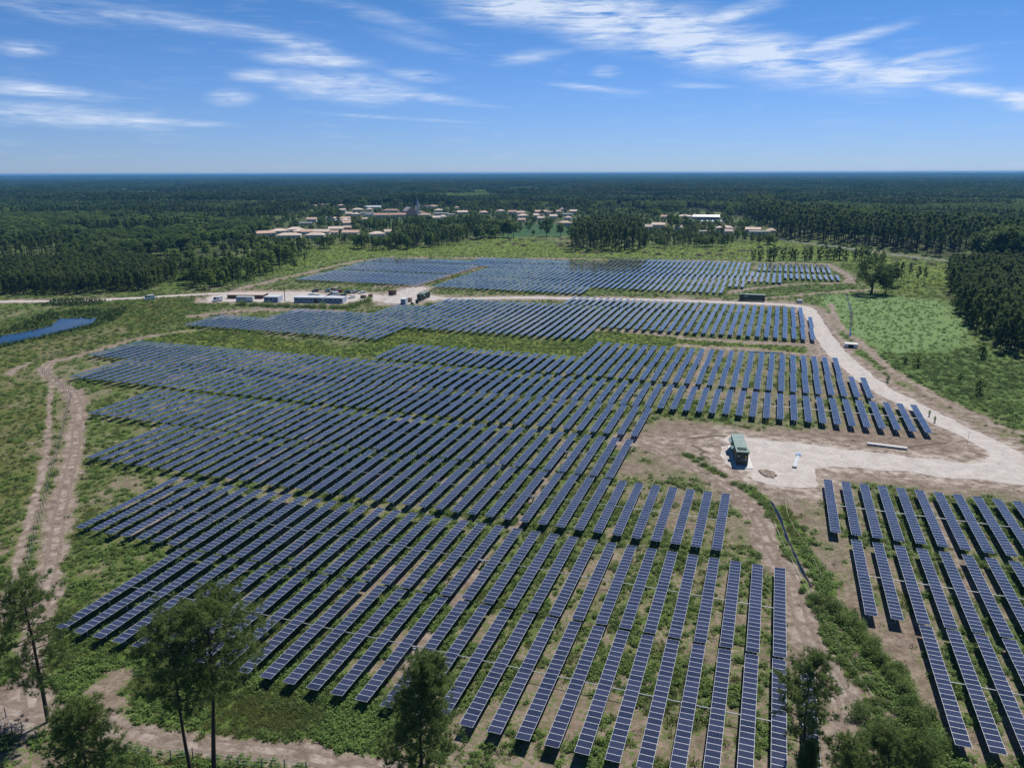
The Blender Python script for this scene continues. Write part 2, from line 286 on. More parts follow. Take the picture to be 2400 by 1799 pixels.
POLYS = [
    (VILLAGE, .85, (.070, .095, .040), 12),
    (FP((-500, 860), (330, 690), (560, 690), (470, 740), (100, 850), (-300, 1000)), .93, (.085, .105, .030), 12),
    (LEFTFIELD, .66, (.098, .122, .036), 5), (STRIP, .98, (.125, .170, .035), 5), (MEADOW, 1.0, (.150, .245, .105), 8), (MEADOW2, .97, (.090, .160, .050), 10),
    (CLEARING, .97, (.140, .200, .045), 14),
    (FP((1190, 532), (1270, 523), (1345, 527), (1340, 552), (1180, 556)), 1.0, (.035, .100, .045), 8),
    (FP((1500, 528), (1560, 519), (1700, 516), (1745, 524), (1700, 532), (1540, 533)), .7, (.13, .14, .06), 10),
    (FP((1700, 519), (1830, 522), (1830, 530), (1745, 528)), 1.0, (.035, .100, .045), 8),
    (FP((380, 640), (560, 600), (760, 580), (700, 610), (560, 660), (420, 670)), 1.0, (.10, .165, .035), 14),
    (C2((1880, 90), (1960, 20), (2212, -10)) + C3((340, 20), (1600, 30), (1700, 0), (1850, 60), (1960, 150), (1985, 200), (2212, 380), (2212, 480), (1800, 430), (900, 340), (700, 420), (600, 470), (420, 300), (240, 250), (0, 200)), .20, (.085, .115, .040), 6),
    (C2((1760, 330), (1900, 110), (2100, 150)) + C3((100, 290), (340, 430), (460, 560), (560, 800), (640, 900), (300, 420), (30, 400), (-60, 380)), .34, (.085, .125, .040), 4),
    (C3((640, 480), (900, 420), (960, 690), (1090, 740), (1170, 1200), (1030, 1080), (900, 900), (760, 650)), .38, (.085, .125, .040), 4),
    (D3((1120, 60), (1180, 220), (1330, 330), (1520, 310), (1560, 560), (1640, 830), (1580, 830), (1400, 560), (1260, 420), (1180, 300)), .20, (.085, .125, .040), 3),
    (D3((650, 0), (760, 200), (900, 400), (1100, 700), (1120, 950), (950, 1000), (900, 700), (690, 500)), .36, (.085, .125, .040), 3),
    (FP((900, 1799), (1000, 1640), (1400, 1500), (1820, 1360), (1840, 1799)), .52, (.085, .135, .040), 8),
    (FP((1250, 1340), (1520, 1100), (1720, 1150), (1830, 1350), (1500, 1480)), .54, (.085, .130, .040), 8),
    (FP((1960, 1120), (2460, 1200), (2460, 1799), (2250, 1600), (2010, 1300)), .56, (.075, .125, .038), 6),
    (FP((280, 1640), (300, 1560), (520, 1500), (900, 1640), (900, 1760), (640, 1740)), .95, (.085, .150, .035), 3),
    (FP((100, 1480), (130, 1400), (300, 1500), (270, 1580), (120, 1680)), .95, (.085, .150, .035), 3),
    (D1((0, 690), (110, 620), (260, 700), (350, 850), (270, 950), (40, 940)), .15, (.085, .13, .038), 2), (D1((610, 720), (740, 560), (900, 550), (780, 770), (720, 900), (640, 850)), .22, (.085, .13, .038), 2), (D1((700, 1120), (1200, 1170), (1700, 1215), (2212, 1260), (2212, 1500), (400, 1500)), .72, (.13, .12, .055), 2), (FP((150, 880), (190, 1000), (190, 1240), (120, 1440), (0, 1420), (60, 1200), (110, 1000)), .50, (.09, .12, .04), 3), (FP((190, 1080), (400, 1100), (390, 1300), (180, 1440), (130, 1380)), .60, (.09, .13, .036), 4),
    (B3((200, 300), (1090, 290), (1200, 330), (800, 350), (560, 395), (370, 340)), .75, (.085, .135, .040), 4),
]
PATHS = [(TRACK_LEFT, 1.6), (TRACK_LEFT2, .55), (TRACK_LEFT3, 1.0), (TRACK_LOW, 1.25), (TRACK_MID, 1.9), (TRACK_EAST, 1.2), (TRACK_BACK, 2.0), (C3((-360, 100), (-150, 108), (0, 92), (150, 68), (330, 55)), 3.4), (C3((330, 120), (220, 150), (250, 230), (400, 300)), 3.0)] + [(p, 2.2) for p in PERIM]
FORESTS = {}
def forest_line(px):
    return np.interp(px, [-400, 0, 300, 420, 560, 590, 640, 690, 720, 760, 830, 950, 1010, 1080, 1180, 1290, 1420, 1560, 1690, 1720, 1800, 1830, 1900, 2000, 2200, 2400, 2800],
                     [660, 640, 630, 640, 580, 560, 532, 512, 497, 478, 470, 467, 476, 488, 495, 488, 495, 498, 496, 520, 530, 562, 567, 577, 602, 628, 690])
def wild(x, y):                    # wooded ground, 0..1, for any ground point
    P = np.stack([x, y, np.zeros_like(x)], -1); px, py, dep = to_px(P)
    ok = (dep > 20)
    wv = ok & (py < forest_line(px))
    side = (~ok) | (px < -500) | (px > 2900)
    far = np.hypot(x, y) > 560
    return np.where(wv | (side & far), 1.0, 0.0)
def ground_attrs(x, y):
    r = np.hypot(x, y)
    veg = np.full(x.shape, .60); col = np.tile(np.array([.084, .136, .035]), (len(x), 1))
    veg = veg - .10 * sstep(-60, 30, x) * (y < 300)
    for poly, v, c, soft in POLYS:
        lo = np.min(poly, 0) - soft * 2; hi = np.max(poly, 0) + soft * 2
        k = np.where((x > lo[0]) & (x < hi[0]) & (y > lo[1]) & (y < hi[1]))[0]
        if not len(k): continue
        f = 1 - sstep(-soft, soft, sdf(x[k], y[k], poly) + (fbm(x[k] / soft / 1.5, y[k] / soft / 1.5, 3) - .5) * soft * 2)
        veg[k] = veg[k] * (1 - f) + v * f; col[k] = col[k] * (1 - f[:, None]) + np.array(c) * f[:, None]
    for line, hw in GREENS:
        line = np.array(line); lo = line.min(0) - hw * 4; hi = line.max(0) + hw * 4
        k = np.where((x > lo[0]) & (x < hi[0]) & (y > lo[1]) & (y < hi[1]))[0]
        d = seg_dist(x[k], y[k], [tuple(q) for q in line]) + (fbm(x[k] / 2, y[k] / 2, 3) - .5) * hw * 1.6
        f = 1 - sstep(hw * .5, hw * 1.4, d); veg[k] = np.maximum(veg[k], f * .98); col[k] = col[k] * (1 - f[:, None]) + np.array([.090, .155, .038]) * f[:, None]
    sand = np.zeros(x.shape)
    for line, hw in PATHS:
        line = np.array(line); lo = line.min(0) - hw * 3; hi = line.max(0) + hw * 3
        k = np.where((x > lo[0]) & (x < hi[0]) & (y > lo[1]) & (y < hi[1]))[0]
        if not len(k): continue
        d = seg_dist(x[k], y[k], [tuple(q) for q in line]) + (fbm(x[k] / 5, y[k] / 5, 3) - .5) * hw * 1.3 + (fbm(x[k] / 1.1, y[k] / 1.1, 3) - .5) * hw * 1.6
        f = 1 - sstep(hw * .4, hw * 1.8, d); veg[k] *= (1 - .88 * f); sand[k] = np.maximum(sand[k], f * .5)
    for line in LANES:
        line = np.array(line); lo = line.min(0) - 4; hi = line.max(0) + 4; k = np.where((x > lo[0]) & (x < hi[0]) & (y > lo[1]) & (y < hi[1]))[0]
        d = seg_dist(x[k], y[k], [tuple(q) for q in line]) + (fbm(x[k] / 2, y[k] / 2, 3) - .5) * 1.6; f = (1 - sstep(.3, 1.5, d)) * sstep(.38, .56, fbm(x[k] / 6 + 3, y[k] / 6, 3)); veg[k] *= 1 - .8 * f; sand[k] = np.maximum(sand[k], f * .3)
    for line, hw in ((ROAD_E, 6), (ROAD_W, 4)):
        line = np.array(line); lo = line.min(0) - hw * 3; hi = line.max(0) + hw * 3
        k = np.where((x > lo[0]) & (x < hi[0]) & (y > lo[1]) & (y < hi[1]))[0]
        d = seg_dist(x[k], y[k], [tuple(q) for q in line]) + (fbm(x[k] / 4, y[k] / 4, 3) - .5) * 6
        f = 1 - sstep(hw * .7, hw * 1.5, d); veg[k] *= (1 - .9 * f); sand[k] = np.maximum(sand[k], f * .6)
    for poly in (APRON, YARD):
        lo = np.min(poly, 0) - 20; hi = np.max(poly, 0) + 20
        k = np.where((x > lo[0]) & (x < hi[0]) & (y > lo[1]) & (y < hi[1]))[0]
        f = 1 - sstep(-1, 9, sdf(x[k], y[k], poly) + (fbm(x[k] / 4, y[k] / 4, 3) - .5) * 9); veg[k] *= (1 - .9 * f); sand[k] = np.maximum(sand[k], f)
    wd = wild(x, y); veg = np.maximum(veg, wd); col *= np.array([1.15, 1.12, 1.05]); k = wd > .5
    col[k] = np.array([.036, .056, .022]) + .07 * np.array([.9, 1.15, .3]) * sstep(.46, .66, fbm(x[k] / 60, y[k] / 60, 3))[:, None]  # forest floor, with lighter sun patches put into the colour
    return veg, sand, col
gx, gy = GV[:, 0], GV[:, 1]
_veg, _sand, _col = ground_attrs(gx, gy)
_veg = _veg + (fbm(gx / 11, gy / 11, 3) - .5) * .35 + (fbm(gx / 2.6, gy / 2.6, 3) - .5) * .45 * (np.hypot(gx, gy) < 420)
me = mesh_data('ground', GV, GF, [])
import bmesh
def fan_close():
    bm = bmesh.new(); bm.from_mesh(me); bm.verts.ensure_lookup_table()
    for i in range(_n): bm.faces.new((bm.verts[_c], bm.verts[i], bm.verts[(i + 1) % _n]))
    bmesh.ops.recalc_face_normals(bm, faces=bm.faces); bm.to_mesh(me); bm.free()
fan_close()
for nm, arr in (('veg', _veg), ('sand', _sand)):
    a = me.attributes.new(nm, 'FLOAT', 'POINT'); a.data.foreach_set('value', arr.astype(np.float32))
a = me.attributes.new('plant', 'FLOAT_COLOR', 'POINT'); a.data.foreach_set('color', np.hstack([_col, np.ones((len(_col), 1))]).astype(np.float32).ravel())
if me.polygons[0].normal.z < 0: me.flip_normals()
def ground_material():
    m, nt, p = nodes_mat('sandy_soil_and_plants'); N = nt.nodes; L = nt.links
    def at_(n_): a = N.new('ShaderNodeAttribute'); a.attribute_name = n_; return a
    tc = N.new('ShaderNodeTexCoord')
    def noi(s, d=5, r=.6):
        t = N.new('ShaderNodeTexNoise'); t.inputs['Scale'].default_value = s; t.inputs['Detail'].default_value = d; t.inputs['Roughness'].default_value = r; L.new(tc.outputs['Object'], t.inputs['Vector']); return t.outputs[0]
    def ramp(x, a, ca, b, cb_):
        r = N.new('ShaderNodeValToRGB'); r.color_ramp.elements[0].position = a; r.color_ramp.elements[1].position = b; r.color_ramp.elements[0].color = (*ca, 1); r.color_ramp.elements[1].color = (*cb_, 1); L.new(x, r.inputs[0]); return r.outputs[0]
    def mixc(f, a, b, mode='MIX'):
        x = N.new('ShaderNodeMix'); x.data_type = 'RGBA'; x.blend_type = mode
        for s, v in ((x.inputs[0], f), (x.inputs[6], a), (x.inputs[7], b)):
            if isinstance(v, (int, float)): s.default_value = v
            elif isinstance(v, tuple): s.default_value = (*v, 1)
            else: L.new(v, s)
        return x.outputs[2]
    big, mid, fine, tiny = noi(.06, 4), noi(.45, 6, .65), noi(1.7, 6, .7), noi(6.0, 4, .7)
    soil = mixc(ramp(mid, .35, (0, 0, 0), .68, (1, 1, 1)), (.142, .108, .083), (.305, .243, .195))
    soil = mixc(ramp(fine, .50, (0, 0, 0), .64, (.85, .85, .85)), soil, (.082, .060, .046)); soil = mixc(ramp(tiny, .55, (0, 0, 0), .70, (.6, .6, .6)), soil, (.400, .335, .290))
    pale = mixc(ramp(mid, .42, (0, 0, 0), .60, (1, 1, 1)), (.200, .155, .126), (.470, .410, .365))
    sd_ = at_('sand'); soil = mixc(sd_.outputs['Fac'], soil, pale)
    pl = at_('plant').outputs['Color']
    g = mixc(ramp(fine, .32, (0, 0, 0), .68, (1, 1, 1)), mixc(1.0, pl, (.46, .50, .46), 'MULTIPLY'), mixc(1.0, pl, (1.22, 1.22, 1.15), 'MULTIPLY'))
    g = mixc(ramp(mid, .46, (0, 0, 0), .68, (.5, .5, .5)), g, mixc(.6, pl, (.190, .150, .080)))
    v = at_('veg').outputs['Fac']
    a = N.new('ShaderNodeMath'); a.operation = 'MULTIPLY_ADD'; a.inputs[1].default_value = 1.9; a.inputs[2].default_value = -.95; L.new(fine, a.inputs[0])
    b = N.new('ShaderNodeMath'); b.operation = 'ADD'; L.new(a.outputs[0], b.inputs[0]); L.new(v, b.inputs[1])
    mr = N.new('ShaderNodeMapRange'); mr.interpolation_type = 'SMOOTHSTEP'; mr.inputs[1].default_value = .42; mr.inputs[2].default_value = .60; L.new(b.outputs[0], mr.inputs[0])
    L.new(mixc(mr.outputs[0], soil, g), p.inputs['Base Color']); p.inputs['Roughness'].default_value = .95; p.inputs['Specular IOR Level'].default_value = .1
    bu = N.new('ShaderNodeBump'); bu.inputs['Strength'].default_value = .55; bu.inputs['Distance'].default_value = .25; L.new(fine, bu.inputs['Height']); L.new(bu.outputs[0], p.inputs['Normal'])
    return m
me.materials.append(ground_material()); tag(ob('ground', me), kind='structure')

def gravel(name, c1, c2, scale=.35):
    m, nt, p = nodes_mat(name); N = nt.nodes; L = nt.links; tc = N.new('ShaderNodeTexCoord'); outs = []
    for s in (scale, scale * 7):
        t = N.new('ShaderNodeTexNoise'); t.inputs['Scale'].default_value = s; t.inputs['Detail'].default_value = 7; t.inputs['Roughness'].default_value = .7; t.inputs['Distortion'].default_value = .8; L.new(tc.outputs['Object'], t.inputs['Vector']); outs.append(t.outputs[0])
    a = N.new('ShaderNodeMath'); a.operation = 'ADD'; L.new(outs[0], a.inputs[0]); L.new(outs[1], a.inputs[1])
    r = N.new('ShaderNodeValToRGB'); r.color_ramp.elements[0].position = .36; r.color_ramp.elements[1].position = .62; r.color_ramp.elements[0].color = (*c1, 1); r.color_ramp.elements[1].color = (*c2, 1)
    h = N.new('ShaderNodeMath'); h.operation = 'MULTIPLY'; h.inputs[1].default_value = .5; L.new(a.outputs[0], h.inputs[0]); L.new(h.outputs[0], r.inputs[0])
    L.new(r.outputs[0], p.inputs['Base Color']); p.inputs['Roughness'].default_value = .95; p.inputs['Specular IOR Level'].default_value = .1
    b = N.new('ShaderNodeBump'); b.inputs['Strength'].default_value = .4; b.inputs['Distance'].default_value = .15; L.new(outs[1], b.inputs['Height']); L.new(b.outputs[0], p.inputs['Normal']); return m
M['gravel'] = gravel('pale_gravel', (.33, .30, .28), (.58, .54, .51))
M['dirt'] = gravel('tracked_dirt', (.115, .085, .066), (.300, .245, .205), 1.2)
M['mud'] = gravel('wet_mud', (.075, .060, .046), (.170, .135, .105), .6)
M['asphalt'] = gravel('asphalt', (.16, .16, .165), (.24, .24, .245), .3)
def smooth_line(pts, step):
    pts = np.array(pts); d = np.r_[0, np.cumsum(np.hypot(*np.diff(pts, axis=0).T))]; s = np.arange(0, d[-1], step)
    q = np.stack([np.interp(s, d, pts[:, i]) for i in (0, 1)], -1)
    k = max(3, int(8 / step)) | 1
    if len(q) > k * 2:
        pad = np.vstack([np.repeat(q[:1], k // 2, 0), q, np.repeat(q[-1:], k // 2, 0)]); q = np.stack([np.convolve(pad[:, i], np.ones(k) / k, 'valid') for i in (0, 1)], -1)
    return q
def ribbon(name, pts, hw, z, m, jit=.5, step=1.2, kind='structure', off=0.0):
    q = smooth_line(pts, step); t = np.gradient(q, axis=0); t /= np.hypot(*t.T)[:, None] + 1e-9; nrm = np.stack([-t[:, 1], t[:, 0]], -1); n = len(q)
    s = np.arange(n) * step
    wl = hw + (fbm(s / 4, s * 0 + 3.3, 3) - .5) * jit * 2; wr = hw + (fbm(s / 4, s * 0 + 9.1, 3) - .5) * jit * 2
    cols = []
    for f in (-1, -.4, .4, 1): cols.append(q + nrm * (off + f * (wl if f < 0 else wr))[:, None])
    v = np.stack(cols, 1).reshape(-1, 2); v = np.c_[v, np.full(len(v), z)]
    i = np.arange(n - 1)[:, None] * 4 + np.arange(3)[None]; f = np.stack([i, i + 1, i + 5, i + 4], -1).reshape(-1, 4)
    return tag(ob(name, mesh_data(name, v, f, m)), kind=kind)
def area(name, poly, z, m, jit=1.0, step=.8):
    from mathutils.geometry import tessellate_polygon
    p = np.array(list(poly) + [poly[0]]); d = np.r_[0, np.cumsum(np.hypot(*np.diff(p, axis=0).T))]; s = np.arange(0, d[-1], step)
    q = np.stack([np.interp(s, d, p[:, i]) for i in (0, 1)], -1)
    q = q + np.stack([fbm(s / 6, s * 0 + 1.7, 4) - .5, fbm(s / 6, s * 0 + 8.2, 4) - .5], -1) * jit * 3.2
    f = tessellate_polygon([[Vector((a, b, 0)) for a, b in q]]); v = np.c_[q, np.full(len(q), z)]
    f = np.array([t if np.cross(q[t[1]] - q[t[0]], q[t[2]] - q[t[0]]) > 0 else t[::-1] for t in f])
    return tag(ob(name, mesh_data(name, v, f, m)), kind='structure')
area('gravel_apron', APRON, .030, M['gravel'], 1.2)
area('gravel_yard', YARD, .034, M['gravel'], 1.5)
ribbon('gravel_road', ROAD_E, 3.4, .024, M['gravel'], .8)
ribbon('gravel_road', ROAD_W, 3.0, .020, M['gravel'], .8)
for line, hw in ((TRACK_MID, .34), (TRACK_LEFT, .30), (TRACK_LOW, .28)):
    for s in (-1, 1): _z = .006 + .0012 * len([o_ for o_ in bpy.data.objects if o_.name.startswith('dirt_track')]); ribbon('dirt_track', line, hw, _z, M['dirt'], .22, off=s * .85)
ribbon('wet_rut', C3((0, 80), (120, 66), (260, 50), (420, 74), (600, 92), (800, 112), (950, 150)), .45, .014, M['mud'], .4)
ribbon('wet_rut', C3((1450, 132), (1600, 112), (1740, 98)), .4, .015, M['mud'], .3)
ribbon('wet_rut', C3((60, 118), (150, 160), (110, 180), (200, 215)), .4, .0155, M['mud'], .3)
ribbon('paved_road', ROAD_FAR, 3.0, .01, M['asphalt'], .2)
# water
mw, nt, p = nodes_mat('still_water'); p.inputs['Base Color'].default_value = (.004, .010, .016, 1); p.inputs['Roughness'].default_value = .04; p.inputs['IOR'].default_value = 1.33; p.inputs['Specular IOR Level'].default_value = .9
t = nt.nodes.new('ShaderNodeTexNoise'); t.inputs['Scale'].default_value = 1.2; b = nt.nodes.new('ShaderNodeBump'); b.inputs['Strength'].default_value = .12; nt.links.new(t.outputs[0], b.inputs['Height']); nt.links.new(b.outputs[0], p.inputs['Normal'])
M['water'] = mw
area('pond_water', POND, .02, mw, 1.2)
ribbon('stream_water', STREAM, .24, .044, mw, .35, .6)
ribbon('ditch_water', DITCH_EAST, .22, .048, mw, .3, .8)
ribbon('ditch_water', FP((1752, 824), (1790, 826), (1835, 828)), 1.0, .052, mw, .5, .8)
ribbon('ditch_bank', STREAM, .38, .036, M['mud'], .5, .8); ribbon('ditch_bank', DITCH_LOW, .6, .038, M['mud'], .7, .8); ribbon('ditch_bank', DITCH_EAST, .45, .040, M['mud'], .8, .8)
# ---------------------------------------------------------------- solar tables
def panel_material():
    m, nt, p = nodes_mat('solar_glass'); N = nt.nodes; L = nt.links
    uv = N.new('ShaderNodeUVMap'); uv.uv_map = 'UVMap'; sp = N.new('ShaderNodeSeparateXYZ'); L.new(uv.outputs[0], sp.inputs[0])
    def mth(op, a, b=None, c=None):
        o = N.new('ShaderNodeMath'); o.operation = op
        for i, x in enumerate((a, b, c)):
            if x is None: continue
            if isinstance(x, (int, float)): o.inputs[i].default_value = x
            else: L.new(x, o.inputs[i])
        return o.outputs[0]
    def edge(x, wd): return mth('GREATER_THAN', mth('ABSOLUTE', mth('SUBTRACT', x, .5)), .5 - wd)
    u, v = sp.outputs[0], sp.outputs[1]
    frame = mth('MAXIMUM', edge(u, .013), edge(v, .021))
    cells = mth('MAXIMUM', edge(mth('FRACT', mth('MULTIPLY', mth('SUBTRACT', u, .025), 10 / .95)), .028), edge(mth('FRACT', mth('MULTIPLY', mth('SUBTRACT', v, .04), 6 / .92)), .028))
    oi = N.new('ShaderNodeObjectInfo'); g = N.new('ShaderNodeNewGeometry')
    rr = mth('FRACT', mth('ADD', oi.outputs['Random'], g.outputs['Random Per Island']))
    cr = N.new('ShaderNodeValToRGB'); cr.color_ramp.elements[0].color = (.014, .019, .046, 1); cr.color_ramp.elements[1].color = (.034, .040, .086, 1); L.new(rr, cr.inputs[0])
    a = N.new('ShaderNodeMix'); a.data_type = 'RGBA'; L.new(cells, a.inputs[0]); L.new(cr.outputs[0], a.inputs[6]); a.inputs[7].default_value = (.13, .15, .21, 1)
    b = N.new('ShaderNodeMix'); b.data_type = 'RGBA'; L.new(frame, b.inputs[0]); L.new(a.outputs[2], b.inputs[6]); b.inputs[7].default_value = (.66, .69, .74, 1)
    L.new(b.outputs[2], p.inputs['Base Color']); p.inputs['Roughness'].default_value = .16; p.inputs['IOR'].default_value = 1.68; p.inputs['Specular IOR Level'].default_value = .5
    r2 = mth('MULTIPLY_ADD', frame, .30, .09); L.new(r2, p.inputs['Roughness'])
    return m
M['glass'] = panel_material(); M['alu'] = mat('aluminium_edge', (.58, .62, .66), .4, .4, var=.1)
M['rod'] = mat('dull_steel', (.55, .58, .60), .5, .3, var=.2)
PW, PL, PG, NM, PZ = 1.65, .992, .018, 24, 1.42      # module width (east-west), length, gap, modules per table, height
TL = NM * (PL + PG) - PG
def module_arrays(n, off=0.0):
    v, f, mi, uv = [], [], [], []
    for k in range(n):
        y0 = -n * (PL + PG) / 2 + PG / 2 + k * (PL + PG) + off; y1 = y0 + PL; b = len(v); t = .018
        v += [(-PW / 2, y0, -t), (PW / 2, y0, -t), (PW / 2, y1, -t), (-PW / 2, y1, -t), (-PW / 2, y0, t), (PW / 2, y0, t), (PW / 2, y1, t), (-PW / 2, y1, t)]
        for q, m_ in (((0, 3, 2, 1), 1), ((4, 5, 6, 7), 0), ((0, 1, 5, 4), 1), ((1, 2, 6, 5), 1), ((2, 3, 7, 6), 1), ((3, 0, 4, 7), 1)):
            f.append([i + b for i in q]); mi.append(m_); uv += [(0, 0), (1, 0), (1, 1), (0, 1)]
    return np.array(v), np.array(f), mi, uv
def module_mesh(name, n):
    v, f, mi, uv = module_arrays(n); return mesh_data(name, v, f, [M['glass'], M['alu']], mi, uv=uv)
ME_MOD = module_mesh('solar_panel', 1); ME_ARR = module_mesh('panel_array', NM); ME_HALF = module_mesh('panel_array', NM // 2)
ME_TUBE = MB().tube([(0, -TL / 2 + .1, 0), (0, TL / 2 - .1, 0)], .07, 8).box(-.7, .7, -.03, .03, .03, .07).data('torque_tube', [M['steel']])
ME_POST = MB().box(-.06, .06, -.045, .045, -.3, 1.28).data('post', [M['steel']])
def frame_mb(L_):
    b = MB().tube([(0, -L_ / 2 + .1, 1.31), (0, L_ / 2 - .1, 1.31)], .07, 6)
    for y in (-.44, -.15, .15, .44): b.box(-.06, .06, y * L_ - .045, y * L_ + .045, -.3, 1.26)
    return b
ME_FRAME = frame_mb(TL).data('support_frame', [M['steel']])
# rows: name, near y, far y, leftmost and rightmost table (left edge x), place words
ROWS = [('A', 67.55, 91.5, -90.1, 7.6, 'nearest main row'), ('B', 92.25, 116.6, -113.6, 4.3, 'second main row'), ('C', 119.6, 143.8, -140.5, -5.7, 'third main row'),
        ('D', 144.7, 169.3, -167.0, -29.1, 'fourth main row'), ('E', 171.9, 196.0, -203.9, -28.8, 'fifth main row'), ('F', 196.4, 220.7, -222.4, 38.2, 'sixth main row'),
        ('RA', 81.85, 105.95, 23.35, 60, 'nearest row beyond the ditch'), ('RB', 106.9, 130.3, 16.6, 60, 'middle row beyond the ditch'), ('RC', 132.7, 157.6, 13.5, 70, 'rear row beyond the ditch'),
        ('G', 223.8, 247.1, -126.0, 28.1, ''), ('H', 247.4, 272.3, -58.7, 21.7, ''), ('I', 251.4, 275.6, -229.7, -141.7, ''), ('J', 275.6, 300.1, -206.4, -67.2, ''), ('K', 300.4, 324.6, -168, 16.0, ''), ('L', 325.0, 349.6, -152, 16.4, ''), ('M', 350.4, 374.2, -93.6, 13.0, ''),
        ('L0', 386.5, 410.8, -267.7, -190, ''), ('L1', 411.2, 435.6, -268.5, -190, ''), ('L2', 439.0, 463.2, -271, -190, ''), ('L3', 463.6, 486.5, -273.5, -190, ''), ('L4', 489.0, 512.5, -277, -191, ''),
        ('R0', 384.5, 408.5, -177.5, -95, ''), ('R1', 408.8, 433.0, -178, -25.3, ''), ('R2', 434.5, 457.5, -178, -15.5, ''), ('R3', 458.2, 481.5, -178, 4.0, ''), ('R4', 482.5, 506.5, -188, -12, ''), ('R4', 480.0, 503.8, -9, 36.5, ''),
        ('R5', 509.0, 532.5, -204, -15.8, ''), ('R5', 513.4, 532.5, -8.7, 33.5, ''), ('R6', 533.8, 557.8, -111, -15.8, ''), ('R6', 533.8, 557.8, -8.6, 33.6, '')]
tabs = []
for (nm, y0, y1, xl, xr, words) in ROWS:
    n = round((xr - xl) / 3.367) + 1; p = (xr - xl) / (n - 1) if nm[0] != 'R' or len(nm) < 2 or nm[1] not in 'ABC' else 3.345
    for k in range(n):
        x = xl + k * p + PW / 2; yc = (y0 + y1) / 2; c = np.array([[x - .8, y0, PZ], [x + .8, y0, PZ], [x + .8, y1, PZ], [x - .8, y1, PZ], [x, yc, PZ]]); u, v, d = to_px(c)
        if not ((u > 0) & (u < 2400) & (v > 0) & (v < 1799) & (d > 0)).any(): continue
        areapx = .5 * abs(np.dot(u[:4], np.roll(v[:4], 1)) - np.dot(v[:4], np.roll(u[:4], 1)))
        tabs.append([areapx, nm, k, n, x, yc, y1 - y0, words])
print('tables in view', len(tabs))
tabs.sort(key=lambda t: -t[0]); near = [t for t in tabs if t[1] in 'A B C D E F RA RB RC'.split()][:300]; nid = {id(t) for t in near}; rest = [t for t in tabs if id(t) not in nid]
def table(t):
    a, nm, k, n, x, yc, ln, words = t
    nvis = max(q[2] for q in tabs if q[1] == nm) + 1
    if nm[0] == 'R' or k < nvis / 2: where = f'{nth(k + 1)} from the left end, {words}'
    else: where = f'{nth(nvis - k)} from the right end, {words}'
    o = empty('solar_table', (x, yc, 0)); tag(o, 'solar table, ' + where, 'solar table', 'solar tables standing in long rows')
    rot = R(-9) if (nm == 'D' and k == TILTED) else R(float(rng.normal(0, 1.1)))
    if nm in ('A', 'RA', 'RB'):
        for i in range(NM):
            y = -TL / 2 + PL / 2 + i * (PL + PG); m_ = ob('solar_panel', ME_MOD, o, (0, y, PZ)); m_.rotation_euler = (0, rot, 0)
        ob('torque_tube', ME_TUBE, o, (0, 0, PZ - .09))
        for y in (-.44, -.15, .15, .44): ob('post', ME_POST, o, (0, y * TL, 0))
    else:
        m_ = ob('panel_array', ME_ARR, o, (0, 0, PZ)); m_.rotation_euler = (0, rot, 0); m_.scale = (1, ln / TL, 1)
        ob('support_frame', ME_FRAME, o)
    if nm == 'D' and k == TILTED: o['label'] = 'solar table tilted to one side in the ' + words
TILTED = 11
for t in near: table(t)
def scatter(name, pts, scl, rotz, idx, protos, label=None, cat=None, tilt=None):
    pts = np.asarray(pts, float); n = len(pts); me = bpy.data.meshes.new(name); me.vertices.add(n); me.vertices.foreach_set('co', pts.astype(np.float32).ravel())
    scl = np.asarray(scl, float); scl = np.repeat(scl[:, None], 3, 1) if scl.ndim == 1 else scl
    rot = np.zeros((n, 3)); rot[:, 2] = rotz
    if tilt is not None: rot[:, :2] = tilt
    a = me.attributes.new('scl', 'FLOAT_VECTOR', 'POINT'); a.data.foreach_set('vector', scl.astype(np.float32).ravel())
    a = me.attributes.new('rot', 'FLOAT_VECTOR', 'POINT'); a.data.foreach_set('vector', rot.astype(np.float32).ravel())
    a = me.attributes.new('idx', 'INT', 'POINT'); a.data.foreach_set('value', np.asarray(idx, np.int32))
    col = bpy.data.collections.new(name + '_kinds')
    for i, (pn, pm) in enumerate(protos): po = bpy.data.objects.new(f'{i:02d}_{pn}', pm); col.objects.link(po)
    g = bpy.data.node_groups.new(name, 'GeometryNodeTree'); g.interface.new_socket('Geometry', in_out='INPUT', socket_type='NodeSocketGeometry'); g.interface.new_socket('Geometry', in_out='OUTPUT', socket_type='NodeSocketGeometry')
    N = g.nodes; L = g.links; gi = N.new('NodeGroupInput'); go = N.new('NodeGroupOutput'); ip = N.new('GeometryNodeInstanceOnPoints'); ci = N.new('GeometryNodeCollectionInfo')
    ci.inputs['Collection'].default_value = col; ci.inputs['Separate Children'].default_value = True; ci.inputs['Reset Children'].default_value = True
    def na(nm, ty): q = N.new('GeometryNodeInputNamedAttribute'); q.data_type = ty; q.inputs['Name'].default_value = nm; return q.outputs['Attribute']
    L.new(gi.outputs[0], ip.inputs['Points']); L.new(ci.outputs[0], ip.inputs['Instance']); ip.inputs['Pick Instance'].default_value = True
    L.new(na('idx', 'INT'), ip.inputs['Instance Index']); L.new(na('rot', 'FLOAT_VECTOR'), ip.inputs['Rotation']); L.new(na('scl', 'FLOAT_VECTOR'), ip.inputs['Scale']); L.new(ip.outputs[0], go.inputs[0])
    o = ob(name, me); md = o.modifiers.new('scatter', 'NODES'); md.node_group = g; return tag(o, label, cat, kind='stuff')
